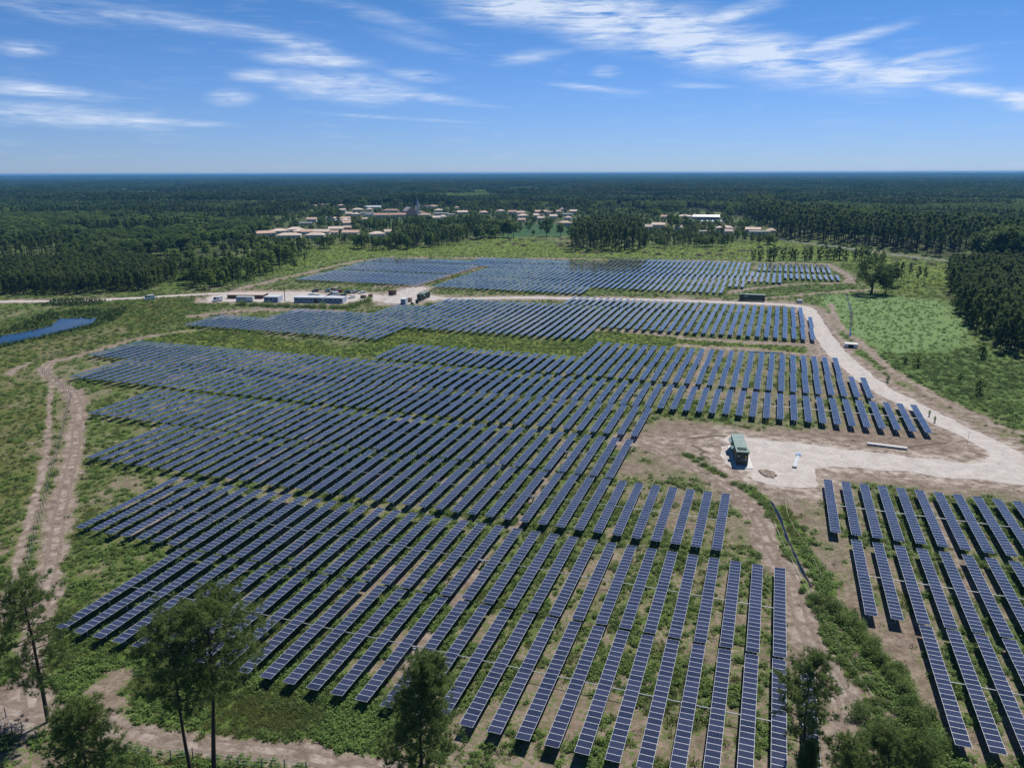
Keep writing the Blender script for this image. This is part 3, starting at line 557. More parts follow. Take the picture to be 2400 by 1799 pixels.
def table_mesh(n, L_):
    v, f, mi, uv = module_arrays(n); v = v + [0, 0, PZ]; b = frame_mb(L_); k = len(v)
    v2 = np.vstack([v, np.array(b.v)]); fq = [list(q) for q in f] + [[i + k for i in q] for q in b.f]
    mi = list(mi) + [2] * len(b.f); uv = list(uv) + [(0, 0)] * sum(len(q) for q in b.f)
    return mesh_data('solar_table', v2, fq, [M['glass'], M['alu'], M['steel']], mi, uv=uv)
scatter('far_solar_tables', [(t[4], t[5], 0) for t in rest], [(1, t[6] / TL, 1) for t in rest], np.zeros(len(rest)), np.zeros(len(rest)), [('solar_table', table_mesh(NM, TL))], 'mass of far blue solar tables in rows beyond the green strip', 'solar tables')
for (nm, y0, y1, xl, xr, words) in ROWS[:9]:
    xs = [t[4] for t in tabs if t[1] == nm]
    yc = (y0 + y1) / 2; o = MB().tube([(min(xs), yc, 1.22), (max(xs), yc, 1.22)], .06, 8).build('drive_rod', [M['rod']])
    tag(o, 'long steel drive rod crossing under the ' + words, 'drive rod', 'steel rods linking the solar tables')
# ---------------------------------------------------------------- foliage shapes
def tris(c, size, r, stretch=(1, 1, 1), flat=0.0):
    """random leaf triangles round the centres c; flat > 0 turns them towards the sky"""
    n = len(c); a = r.normal(size=(n, 3)); a /= np.linalg.norm(a, axis=1)[:, None]; b = r.normal(size=(n, 3)); b -= (a * b).sum(1)[:, None] * a; b /= np.linalg.norm(b, axis=1)[:, None]
    if flat: a[:, 2] *= 1 - flat; b[:, 2] *= 1 - flat
    s = (size * r.uniform(.6, 1.4, n))[:, None]
    v = np.stack([c + a * s, c - a * s * .5 + b * s * .6, c - a * s * .5 - b * s * .6], 1).reshape(-1, 3)
    return v, np.arange(3 * n).reshape(-1, 3)
def ball(n, r):
    d = r.normal(size=(n, 3)); d /= np.linalg.norm(d, axis=1)[:, None]; return d * (r.random(n) ** .45)[:, None]
def clumps(cs, rad, per, size, r, sq=.7):
    pts = np.vstack([np.array(c) + ball(per, r) * np.array([q, q, q * sq]) for c, q in zip(cs, rad)]); return tris(pts, size, r, flat=.4)
def trunk_mb(h, r0, r1, bend=.4, n=6, r=None, seg=5):
    pts = [(bend * math.sin(i / seg * 2.1) * (i / seg), bend * .6 * math.cos(i * 1.7) * (i / seg), h * i / seg - (.4 if i == 0 else 0)) for i in range(seg + 1)]
    return MB().tube(pts, [r0 + (r1 - r0) * i / seg for i in range(seg + 1)], n), pts
def pine_mid(seed, h=16., start=.48, rad=2.5, n=24, per=26, size=.52):
    r = np.random.default_rng(seed); tb, pts = trunk_mb(h * .95, .22, .06, .5)
    cs, rs = [], []
    for i in range(n):
        t = start + (1 - start) * (i + r.random()) / n; q = rad * (math.sin(math.pi * min(1, (t - start) / (1 - start) * .72 + .26)) ** .8) * r.uniform(.35, 1); a = r.random() * 6.28
        cs.append((math.cos(a) * q * .8, math.sin(a) * q * .8, h * t)); rs.append(r.uniform(.7, 1.25) * rad / 2.5)
        if r.random() < .3: tb.tube([(0, 0, h * t - .5), cs[-1]], [.05, .02], 4)
    v, f = clumps(cs, rs, per, size, r, .62); return tb, v, f
def young_pine(seed, h=11., rad=1.7):
    r = np.random.default_rng(seed); tb, _ = trunk_mb(h * .95, .14, .04, .2); cs, rs = [], []
    for i in range(26):
        t = .22 + .78 * (i + r.random()) / 26; q = rad * (1 - .75 * max(0, t - .3) / .7) * r.uniform(.3, 1); a = r.random() * 6.28
        cs.append((math.cos(a) * q, math.sin(a) * q, h * t)); rs.append(r.uniform(.55, .95))
    v, f = clumps(cs, rs, 22, .42, r, .8); return tb, v, f
def broad(seed, h=12., rad=4.2, n=46, per=26, size=.62, low=.22):
    r = np.random.default_rng(seed); tb, _ = trunk_mb(h * .5, .3, .14, .3); cs, rs = [], []
    for i in range(n):
        d = r.normal(size=3); d /= np.linalg.norm(d); q = r.uniform(.55, 1); z = h * (low + (1 - low) * .5) + d[2] * q * h * (1 - low) * .5
        cs.append((d[0] * q * rad * (1.1 - .3 * (z / h)), d[1] * q * rad * (1.1 - .3 * (z / h)), z)); rs.append(r.uniform(.8, 1.5) * rad / 4.2)
        if i % 6 == 0: tb.tube([(0, 0, h * .35), cs[-1]], [.1, .03], 4)
    v, f = clumps(cs, rs, per, size, r, .75); return tb, v, f
KINDS = {}
def kind(name, maker, leaf, seeds, **k):
    KINDS[name] = []
    for s in seeds:
        tb, v, f = maker(s, **k); crown = mesh_data('crown', v, f, M[leaf]); trunk = tb.data('trunk', [M['bark']])
        nv = len(v); vv = np.vstack([v, np.array(tb.v)]); ff = [tuple(q) for q in f] + [tuple(i + nv for i in q) for q in tb.f]
        KINDS[name].append((trunk, crown, mesh_data(name, vv, ff, [M[leaf], M['bark']], [0] * len(f) + [1] * len(tb.f))))
kind('pine_tree', pine_mid, 'pine', (1, 2, 3, 4))
kind('young_pine_tree', young_pine, 'pine', (5, 6, 7))
kind('broadleaf_tree', broad, 'leaf', (8, 9, 10, 11))
kind('dark_broadleaf_tree', broad, 'leaf_dark', (12, 13), h=13., rad=4.6)
kind('bushy_tree', broad, 'leaf', (14, 15), h=6., rad=1.7, n=30, per=24, size=.36, low=.06)
BASE_H = {'pine_tree': 16., 'young_pine_tree': 11., 'broadleaf_tree': 12., 'dark_broadleaf_tree': 13., 'bushy_tree': 6.}
def tree(kd, x, y, h, label, group, name=None, cat='tree', var=None, wide=1.0):
    t, c, _ = KINDS[kd][int(rng.integers(len(KINDS[kd]))) if var is None else var]; s = h / BASE_H[kd]
    o = empty(name or kd, (x, y, 0), float(rng.random() * 6.28)); o.scale = (s * wide, s * wide, s); tag(o, label, cat, group)
    ob('trunk', t, o); ob('crown', c, o); return o
# ---------------------------------------------------------------- houses (places only; built further down)
ZA = lambda *q: [(580 + a / 5.53, 580 + b / 5.53, 450 + c / 5.53, 450 + d / 5.53) for a, b, c, d in q]
ZB = lambda *q: [(940 + a / 5.53, 940 + b / 5.53, 450 + c / 5.53, 450 + d / 5.53) for a, b, c, d in q]
ZC = lambda *q: [(1300 + a / 3.95, 1300 + b / 3.95, 450 + c / 3.95, 450 + d / 3.95) for a, b, c, d in q]
HOUSES = [(q, 'tile') for q in ZA((110, 340, 505, 570), (310, 525, 480, 540), (525, 715, 452, 520), (400, 690, 528, 600), (605, 795, 480, 545), (700, 880, 495, 550), (880, 1065, 487, 550), (765, 1005, 528, 595), (1060, 1240, 445, 512), (1241, 1445, 495, 560), (1085, 1170, 515, 560),
    (1590, 1780, 495, 590), (1780, 1860, 510, 550), (780, 895, 328, 385), (1030, 1145, 338, 372), (1165, 1330, 315, 375), (1215, 1330, 355, 395), (1230, 1345, 390, 430), (825, 905, 177, 197), (945, 1000, 165, 187), (1175, 1260, 158, 195), (1200, 1275, 210, 260), (1280, 1360, 265, 305), (1365, 1460, 270, 310), (1360, 1500, 218, 250), (1545, 1615, 218, 246), (1440, 1550, 350, 385))]
HOUSES += [(q, 'brick') for q in ZA((1250, 1345, 440, 495))] + [(q, 'grey') for q in ZA((685, 830, 375, 430), (1475, 1640, 240, 300), (1530, 1610, 275, 315))] + [(q, 'red') for q in ZA((1650, 1825, 262, 330), (1845, 2050, 268, 325))] + [(q, 'brown') for q in ZA((1760, 1960, 222, 262))] + [(q, 'white') for q in ZA((1520, 1730, 180, 215))]
HOUSES += [(q, 'grey') for q in ZB((260, 310, 165, 205), (440, 620, 250, 305), (610, 700, 275, 315), (2090, 2212, 265, 310))] + [(q, 'tile') for q in ZB((320, 475, 165, 210), (440, 540, 215, 260), (230, 380, 282, 320), (405, 500, 305, 362), (500, 590, 292, 350), (690, 750, 185, 222), (680, 860, 245, 285), (1015, 1135, 240, 290), (1245, 1350, 242, 268), (1490, 1600, 240, 300), (1515, 1640, 285, 332), (1515, 1615, 338, 390), (1720, 1850, 275, 330), (1770, 1860, 330, 365), (1925, 2020, 285, 345), (1990, 2070, 235, 275), (2060, 2120, 220, 243), (2120, 2200, 315, 360), (2040, 2212, 360, 440))]
HOUSES += [(q, 'brown') for q in ZB((190, 310, 248, 288), (1890, 1985, 245, 290))] + [(q, 'red') for q in ZB((1390, 1488, 232, 285))] + [(q, 'barn') for q in ZB((1730, 1885, 215, 300))]
HOUSES += [(q, 'tile') for q in ZC((1140, 1265, 215, 245), (985, 1045, 210, 250), (900, 1015, 280, 330), (835, 897, 310, 345), (1500, 1645, 305, 362), (1770, 1900, 330, 372), (1965, 2040, 340, 382), (1575, 1640, 362, 390), (1125, 1170, 330, 352), (140, 205, 170, 195))] + [(q, 'grey') for q in ZC((1340, 1400, 345, 388), (1805, 1910, 362, 392), (1915, 1985, 362, 392))] + [(q, 'warehouse') for q in ZC((1283, 1518, 207, 258))]
HP = []
for (x0, x1, ya, yb), kd in HOUSES:
    c = at((x0 + x1) / 2, yb); d = float(np.hypot(*c)); HP.append((math.atan2(c[0], c[1]), d, (x1 - x0) / FPX * d))
HP = np.array(HP); CHURCH = at(974, 506)
# ---------------------------------------------------------------- where trees stand
F1 = FP((640, 640), (712, 603), (800, 574), (850, 588), (900, 590), (1000, 582), (1110, 572), (1150, 562), (1190, 548), (1100, 524), (1050, 514), (960, 522), (900, 530), (840, 545), (780, 556), (700, 566), (640, 570), (600, 572), (560, 578), (420, 655), (455, 683), (560, 670))
F2 = FP((1338, 590), (1500, 589), (1522, 575), (1500, 548), (1340, 552)); F3 = FP((1500, 584), (1600, 584), (1820, 574), (1835, 562), (1720, 556), (1600, 548), (1505, 548))
RW = FP((2222, 665), (2230, 712), (2262, 762), (2305, 791), (2341, 824), (2480, 870), (2700, 640), (2400, 636), (2218, 645)); PLANT = FP((-260, 695), (0, 693), (200, 690), (345, 681), (412, 655), (418, 640), (300, 628), (0, 630), (-260, 640))
CLR2 = FP((290, 612), (470, 590), (600, 590), (660, 604), (600, 646), (430, 642), (330, 630))
cand = []                          # x, y, kind, height, zone
def sow(x0, x1, y0, y1, sp, keep):
    nx, ny = int((x1 - x0) / sp) + 1, int((y1 - y0) / sp) + 1; X, Y = np.meshgrid(x0 + np.arange(nx) * sp, y0 + np.arange(ny) * sp)
    X = (X + rng.uniform(-.42, .42, X.shape) * sp).ravel(); Y = (Y + rng.uniform(-.42, .42, Y.shape) * sp).ravel(); k = keep(X, Y); return X[k], Y[k]
def bounds(poly): p = np.array(poly); return p[:, 0].min(), p[:, 0].max(), p[:, 1].min(), p[:, 1].max()
def hides(X, Y, h):                # would a tree here stand in front of a house, or on one
    a = np.arctan2(X, Y); d = np.hypot(X, Y); r = np.zeros(X.shape, bool)
    for ha, hd, hw in np.vstack([HP, [[math.atan2(*CHURCH), float(np.hypot(*CHURCH)), 26]]]):
        r |= (np.abs(a - ha) * hd < hw * .5 + 1.5) & (d > hd * (1 - .78 * h / CAM_H)) & (d < hd + 10)
    return r
def region(poly, sp, kinds, hmin, hmax, zone, drop=0.0, gap=40.):
    b = bounds(poly); X, Y = sow(*b, sp, lambda x, y: inside(x, y, poly)); f = fbm(X / gap, Y / gap, 3)
    for x, y, q in zip(X, Y, f):
        if drop and (q < drop or (zone == 'leftwood' and inside(np.array([x]), np.array([y]), CLR2)[0] and rng.random() < .85)): continue
        cand.append((x, y, kinds[int(rng.integers(len(kinds)))], float(rng.uniform(hmin, hmax)), zone))
region(PLANT, 3.6, ['young_pine_tree'], 8.5, 11.5, 'plantation')
region(RW, 4.4, ['young_pine_tree', 'young_pine_tree', 'pine_tree'], 11, 15, 'rightwood')
region(F2, 7.5, ['pine_tree'], 17, 22, 'clump'); region(F3, 7.5, ['pine_tree', 'young_pine_tree', 'broadleaf_tree'], 6, 11, 'strip', .36, 25)
region(F1, 7.0, ['pine_tree', 'pine_tree', 'young_pine_tree', 'broadleaf_tree'], 9, 15, 'leftwood', .42, 30)
def fit_heights():                 # trees standing before a house keep below its foot; none stands on one
    a = np.arctan2(cx, cy); d = np.hypot(cx, cy); lim = np.full(len(cx), 99.)
    for ha, hd, hw in np.vstack([HP, [[math.atan2(*CHURCH), float(np.hypot(*CHURCH)), 26]]]):
        near_ = np.abs(a - ha) * hd < hw * .5 + 2
        lim = np.where(near_ & (d < hd - 6), np.minimum(lim, CAM_H * (1 - d / hd) * 1.0 + 1.0), lim); lim = np.where(near_ & (d >= hd - 6) & (d < hd + 14), -1, lim)
    for i in range(len(cand)):
        if zone[i] == 'village': continue
        if lim[i] < 2.2: cand[i] = (*cand[i][:3], -1.0, cand[i][4])
        elif lim[i] < cand[i][3]: cand[i] = (*cand[i][:3], float(lim[i]), cand[i][4])
VIEW = lambda x, y: (np.abs(np.arctan2(x, y) + YAW) < R(43))
X, Y = sow(-1600, 900, 330, 1620, 8.6, lambda x, y: (np.hypot(x, y) < 1560) & (np.hypot(x, y) > 330) & VIEW(x, y) & (wild(x, y) > .5) & ~inside(x, y, F1) & ~inside(x, y, PLANT))
px_, py_, _d = to_px(np.stack([X, Y, X * 0], -1)); f1 = fbm(X / 90, Y / 90, 3); f2 = fbm(X / 45 + 9, Y / 45, 3); hgt = rng.uniform(.8, 1.15, len(X))
for i in range(len(X)):
    right = px_[i] > 1750; edge = forest_line(px_[i]) - py_[i]
    if inside(X[i:i + 1], Y[i:i + 1], CLR2)[0] and rng.random() < .85: continue
    if f2[i] < (.30 if right else .46 if edge < 70 else .36): continue
    dd = math.hypot(X[i], Y[i])
    if right and edge < 45: kd, h = ('pine_tree' if f1[i] < .62 else 'dark_broadleaf_tree'), 23 * hgt[i]
    elif f1[i] < .43: kd, h = 'pine_tree', 16 * hgt[i]
    elif f1[i] < .48: kd, h = 'young_pine_tree', 11 * hgt[i]
    else: kd, h = ('broadleaf_tree' if f2[i] < .55 else 'dark_broadleaf_tree'), 13 * hgt[i]
    cand.append((X[i], Y[i], kd, float(h), 'roadside' if right else 'leftforest' if px_[i] < 700 else 'backwood'))
SINGLES = [(752, 514, 15), (765, 516, 17), (779, 517, 18), (793, 518, 17), (738, 514, 12), (842, 489, 17), (854, 489, 18), (864, 487, 14), (928, 487, 17), (900, 494, 9), (760, 534, 9), (775, 535, 11), (790, 535, 10), (833, 527, 11), (845, 532, 12), (857, 536, 12), (868, 530, 11), (838, 548, 10),
    (995, 499, 11), (1013, 502, 10), (1055, 502, 8), (1068, 506, 9), (1100, 497, 15), (1112, 493, 12), (1245, 505, 16), (1243, 517, 9), (1313, 517, 10), (1325, 497, 17), (1179, 556, 15), (1191, 556, 18), (1203, 557, 17), (1281, 554, 19), (1313, 554, 14), (1351, 554, 10), (1541, 514, 15), (1572, 536, 17), (1586, 539, 17), (1603, 537, 15), (1615, 541, 14), (1633, 549, 12), (1668, 545, 9), (1692, 546, 9), (1741, 540, 10), (1755, 534, 8), (1793, 532, 10), (1822, 538, 8), (1740, 545, 8), (1270, 512, 12), (1296, 505, 14), (1365, 500, 16), (1390, 502, 16), (1436, 505, 16), (1478, 508, 15), (1520, 508, 17), (1250, 553, 7), (1333, 556, 8)]
for i, (a, b, h) in enumerate(SINGLES):
    x, y = at(a, b); cand.append((x, y, 'dark_broadleaf_tree' if i % 2 else 'broadleaf_tree', h, 'village'))
b_ = bounds(VILLAGE); X, Y = sow(*b_, 13, lambda x, y: inside(x, y, VILLAGE))
for x, y in zip(X, Y):
    if rng.random() < .55: cand.append((x, y, 'dark_broadleaf_tree' if rng.random() < .5 else 'broadleaf_tree', float(rng.uniform(5, 11)), 'villagewood'))
for i in range(19):                # the row of young bushy trees behind the farthest tables
    x, y = at(1765 + i * 17 + rng.uniform(-5, 5), 609 + rng.uniform(-2, 2) + max(0, i - 14) * 1.5); cand.append((x, y, 'bushy_tree', float(rng.uniform(8, 12)), 'hedge'))
for a, b, h, kd in [(2090, 672, 14, 'broadleaf_tree'), (2110, 668, 13, 'pine_tree'), (2150, 672, 11, 'pine_tree'), (2165, 668, 10, 'pine_tree'), (2060, 650, 9, 'broadleaf_tree'), (2130, 660, 11, 'pine_tree'), (1900, 590, 6, 'bushy_tree'), (1935, 582, 6, 'bushy_tree'), (2020, 640, 8, 'bushy_tree'), (2075, 690, 12, 'broadleaf_tree'),
                    (525, 668, 12, 'broadleaf_tree'), (548, 660, 12, 'pine_tree'), (470, 672, 10, 'broadleaf_tree'), (560, 676, 11, 'pine_tree'), (610, 655, 9, 'pine_tree'), (690, 632, 8, 'broadleaf_tree'), (715, 622, 9, 'pine_tree'), (640, 655, 8, 'pine_tree'), (2300, 840, 6, 'bushy_tree'), (2150, 860, 4, 'bushy_tree'), (2295, 925, 5, 'bushy_tree'), (2120, 852, 3, 'bushy_tree'), (2250, 895, 3, 'bushy_tree'), (2080, 895, 2.5, 'bushy_tree')]:
    x, y = at(a, b); cand.append((x, y, kd, h, 'odd'))
cx, cy, ch = (np.array([c[i] for c in cand], float) for i in (0, 1, 3)); zone = np.array([c[4] for c in cand]); ck = np.array([c[2] for c in cand])
fit_heights(); hid = np.array([c[3] < 0 for c in cand]); ch = np.array([c[3] for c in cand], float); px_, py_, dp = to_px(np.stack([cx, cy, ch * .6], -1))
show = (px_ > 5) & (px_ < 2395) & (dp > 0) & ~hid; size = np.where(show, ch / np.hypot(cx, cy), 0)
keep = set()
is_pine = (ck == 'pine_tree') | (ck == 'young_pine_tree')
for msk, lim in ((is_pine, 290), (~is_pine, 250)):
    k = np.where(msk & show)[0]; k = k[np.argsort(-size[k])][:lim]; keep |= set(k.tolist())
must = [i for i in range(len(cand)) if zone[i] in ('village', 'hedge', 'odd')]; keep |= set(must)
ZL = {'plantation': ('young dark pine in the dense plantation behind the pond', 'pines of the plantation behind the pond'), 'rightwood': ('dark pine in the dense wood at the meadow edge', 'pines of the wood beside the meadow'), 'clump': ('tall pine in the clump before the village', 'tall pines in the clump before the village'),
      'strip': ('low tree in the thin strip before the village', 'low trees before the village'), 'leftwood': ('loose tree in the thin wood before the tiled houses', 'trees of the thin wood before the houses'), 'roadside': ('tall tree in the forest along the paved road', 'tall trees along the paved road'),
      'leftforest': ('tree in the mixed forest behind the plantation', 'trees of the mixed forest'), 'backwood': ('tree in the dark wood behind the village', 'trees behind the village'), 'village': ('round leafy tree among the village houses', 'leafy trees among the houses'), 'villagewood': ('tree between the village roofs', 'trees between the village roofs'), 'hedge': ('young bushy tree in the row behind the farthest tables', 'row of young bushy trees'), 'odd': ('small lone tree standing in the open rough land', 'lone trees in the open')}
for i in sorted(keep):
    lb, gr = ZL[zone[i]]
    if zone[i] not in ('hedge', 'village', 'plantation', 'clump'): word = 'pine' if is_pine[i] else 'leafy tree'; lb = lb.replace('dark pine', 'dark ' + word).replace('loose tree', 'loose ' + word).replace('tall tree', 'tall ' + word).replace('low tree', 'low ' + word).replace('lone tree', 'lone ' + word); lb = lb if not lb.startswith('tree') else word + lb[4:]; gr = gr + (', pines' if is_pine[i] else ', leafy')
    tree(ck[i], cx[i], cy[i], ch[i], lb, gr, name='pine_tree' if is_pine[i] else 'leafy_tree')
left = np.array([i for i in range(len(cand)) if i not in keep and not hid[i]])
names = list(KINDS); protos = []; first = {}
for nme in names:
    first[nme] = len(protos); protos += [(nme, q[2]) for q in KINDS[nme]]
idx = np.array([first[ck[i]] + int(rng.integers(len(KINDS[ck[i]]))) for i in left]); sc = np.array([ch[i] / BASE_H[ck[i]] for i in left])
scatter('mixed_wood', np.stack([cx[left], cy[left], cx[left] * 0], -1), np.stack([sc * rng.uniform(.9, 1.25, len(sc)), sc * rng.uniform(.9, 1.25, len(sc)), sc], -1), rng.random(len(left)) * 6.28, idx, protos, 'dark green mixed wood behind and around the village', 'wood')
# far wood: patches of canopy out to the horizon
def canopy(seed, size=64., n=62, h0=11, h1=16, leaf='pine_far'):
    r = np.random.default_rng(seed); c = np.stack([r.uniform(-.5, .5, n) * size, r.uniform(-.5, .5, n) * size, r.uniform(h0, h1, n)], -1)
    pts = np.vstack([q + ball(30, r) * np.array([4.2, 4.2, 3.2]) for q in c]); return mesh_data('canopy', *tris(pts, 1.9, r, flat=.3), M[leaf])
CAN = [canopy(s) for s in (21, 22, 23)] + [canopy(24, n=46, h0=7, h1=11, leaf='leaf')]
pts, scl, ids = [], [], []
d = 1480.
while d < 20200:
    sp = 52 if d < 3200 else 52 * (d / 3200) ** .8; k = sp / 52; m_ = int(R(92) * d / sp)
    th = -YAW + R(-46) + (np.arange(m_) + rng.uniform(0, 1, m_)) / m_ * R(92); rr = d + rng.uniform(-.4, .4, m_) * sp
    pts.append(np.stack([np.sin(th) * rr, np.cos(th) * rr, th * 0], -1)); scl.append(np.full(m_, k)); d += sp * (.9 if d < 3200 else 1.0)
pts = np.vstack(pts); k = np.concatenate(scl); st = fbm(pts[:, 0] / 420, pts[:, 1] / 260, 3); z = np.where(st > .56, 1.3, np.where(st < .40, .7, 1.0)) * rng.uniform(.9, 1.1, len(k)); thin = (fbm(pts[:, 0] / 300 + 5, pts[:, 1] / 200 + 5, 3) > .30)
pts, k, z = pts[thin], k[thin], z[thin]; rd_ = np.hypot(pts[:, 0], pts[:, 1]); pts[:, 2] = far_z(rd_)
scatter('far_forest', pts, np.stack([k, k, z], -1), rng.random(len(k)) * 6.28, np.where(z < .8, 3, rng.integers(0, 3, len(k))), [('canopy', c) for c in CAN], 'endless dark pine forest reaching the horizon', 'forest')
# ---------------------------------------------------------------- ground cover
def clump_mesh(seed, leaf, n, rad, h, size, flat=.6):
    r = np.random.default_rng(seed); p = ball(n, r); p[:, 2] = np.abs(p[:, 2]); p = p * np.array([rad, rad, h]) * r.uniform(.75, 1.1, (n, 1)); return mesh_data('clump', *tris(p, size, r, flat=flat), M[leaf])
def tuft_mesh(seed, leaf, n, rad, h):
    r = np.random.default_rng(seed); a = r.random(n) * 6.28; q = rad * r.random(n) ** .6; b = np.stack([np.cos(a) * q, np.sin(a) * q, np.zeros(n)], -1); t = b * r.uniform(1.2, 2.0, (n, 1)) + np.array([0, 0, 1]) * (h * r.uniform(.5, 1.1, n))[:, None]
    s = np.stack([-np.sin(a), np.cos(a), a * 0], -1) * .05; v = np.stack([b - s, b + s, t], 1).reshape(-1, 3); return mesh_data('tuft', v, np.arange(3 * n).reshape(-1, 3), M[leaf])
COVER = [('bracken', clump_mesh(31, 'fern', 60, .55, .75, .16)), ('bracken', clump_mesh(32, 'fern', 46, .42, .6, .15)), ('bracken', clump_mesh(33, 'fern', 70, .75, .8, .17)),
         ('heather', clump_mesh(34, 'heath', 60, .6, .6, .12, .4)), ('heather', clump_mesh(35, 'heath', 50, .7, .5, .13, .4)), ('grass', tuft_mesh(36, 'grass', 46, .35, .5)), ('grass', tuft_mesh(37, 'grass', 40, .45, .4)), ('brush', tuft_mesh(38, 'dry', 34, .5, .22))]
Nn = 260000; rr = 42 * (760 / 42.) ** rng.random(Nn); th = -YAW + R(-41) + rng.random(Nn) * R(82); X = np.sin(th) * rr; Y = np.cos(th) * rr
v_, s_, c_ = ground_attrs(X, Y); v_ = v_ + (fbm(X / 11, Y / 11, 3) - .5) * .35 + (fbm(X / 2.6, Y / 2.6, 3) - .5) * .45
dry = rng.random(Nn) < .05; ok = (v_ > .50) | (dry & (v_ > .15)); road = np.zeros(Nn, bool)
for q in (APRON, YARD, POND): road |= inside(X, Y, q)
for q, hw in ((ROAD_E, 3.6), (ROAD_W, 3.2), (STREAM, .6)): road |= seg_dist(X, Y, [tuple(a) for a in q]) < hw
road |= (seg_dist(X, Y, ROAD_FAR) < 4) | (inside(X, Y, MEADOW) & (rng.random(Nn) < .55)); ok &= ~road & (rng.random(Nn) < np.clip((v_ - .35) * 1.35, .06, .75)) & ((wild(X, Y) < .5) | (rr < 330))
X, Y, rr, v_, c_ = X[ok], Y[ok], rr[ok], v_[ok], c_[ok]; m_ = len(X); mea2 = inside(X, Y, MEADOW2); mea = inside(X, Y, MEADOW); clr = inside(X, Y, CLEARING); f = fbm(X / 7 + 3, Y / 7, 3) + rng.uniform(-.14, .14, m_)
idx = np.where(f > .44, rng.integers(0, 3, m_), np.where(f > .37, rng.integers(3, 5, m_), rng.integers(5, 7, m_))); idx = np.where(mea, rng.integers(0, 3, m_), idx); idx = np.where(mea2, np.where(f > .5, rng.integers(3, 5, m_), rng.integers(0, 3, m_)), idx); idx = np.where((v_ < .5) | ((rng.random(m_) < .12) & ~mea), 7, idx)
sc = rng.uniform(.65, 1.25, m_) * np.clip(.95 + (rr - 90) / 330, .95, 2.0); sc = np.where((rr < 300) & ~mea & ~mea2, np.minimum(sc, 1.35), sc) * np.where(clr, .8, 1) * np.where(mea, .72, 1)
scatter('ground_cover', np.stack([X, Y, X * 0 - .03], -1), np.stack([sc, sc, sc * rng.uniform(.7, 1.1, m_)], -1), rng.random(m_) * 6.28, idx, COVER, 'rough bracken, heather and grass growing between the rows', 'ground cover'); print('cover', m_)
# ---------------------------------------------------------------- village
M['roof_tile'] = mat('clay_tiles', (.58, .40, .31), .85, var=.25, scale=1.5); M['roof_pale'] = mat('pale_clay_tiles', (.68, .54, .46), .85, var=.2, scale=1.5); M['roof_red'] = mat('red_tiles', (.52, .29, .23), .85, var=.25, scale=1.2); M['roof_grey'] = mat('grey_roofing', (.34, .33, .33), .8, var=.2); M['roof_brown'] = mat('brown_tiles', (.36, .23, .18), .85, var=.25)
M['wall_white'] = mat('white_render', (.80, .78, .74), .9, var=.1, scale=.7); M['wall_cream'] = mat('cream_render', (.72, .67, .60), .9, var=.1, scale=.7); M['wall_grey'] = mat('grey_block', (.34, .35, .38), .9, var=.15); M['brick'] = mat('red_brick', (.50, .34, .28), .9, var=.3, scale=2); M['pane'] = mat('dark_glass', (.02, .025, .03), .1); M['sheet'] = mat('pale_sheet_metal', (.62, .64, .66), .5, .1, var=.15)
def gable(b, w, d, z0, z1, ov, m, hip):
    x, y = w / 2 + ov, d / 2 + ov; r = max(x - y, .3) if hip else x; t = .18
    v = [(-x, -y, z0), (x, -y, z0), (x, y, z0), (-x, y, z0), (-r, 0, z1), (r, 0, z1)]; v = v + [(p, q, z - t) for p, q, z in v[:4]]
    return b.add(v, [(0, 1, 5, 4), (2, 3, 4, 5), (1, 2, 5), (3, 0, 4), (0, 6, 7, 1), (1, 7, 8, 2), (2, 8, 9, 3), (3, 9, 6, 0), (6, 9, 8, 7)], m)
RM = {'tile': ('roof_pale', 'wall_white', 'pale pink tile roof'), 'brick': ('roof_tile', 'brick', 'tile roof and red brick walls'), 'grey': ('roof_grey', 'wall_white', 'flat grey roof'), 'red': ('roof_red', 'wall_cream', 'long dark red roof'), 'brown': ('roof_brown', 'wall_cream', 'brown tile roof'), 'white': ('sheet', 'wall_white', 'long white roof'), 'barn': ('roof_tile', 'wall_grey', 'tall grey side wall'), 'warehouse': ('sheet', 'wall_grey', 'long pale metal roof')}
rowof = lambda yb: 'front' if yb > 548 else 'middle' if yb > 520 else 'back'
hs = []
for (q, kd) in HOUSES: hs.append((rowof(q[3]), (q[0] + q[1]) / 2, q, kd))
hs.sort(key=lambda t: (t[0], t[1])); cnt = {}
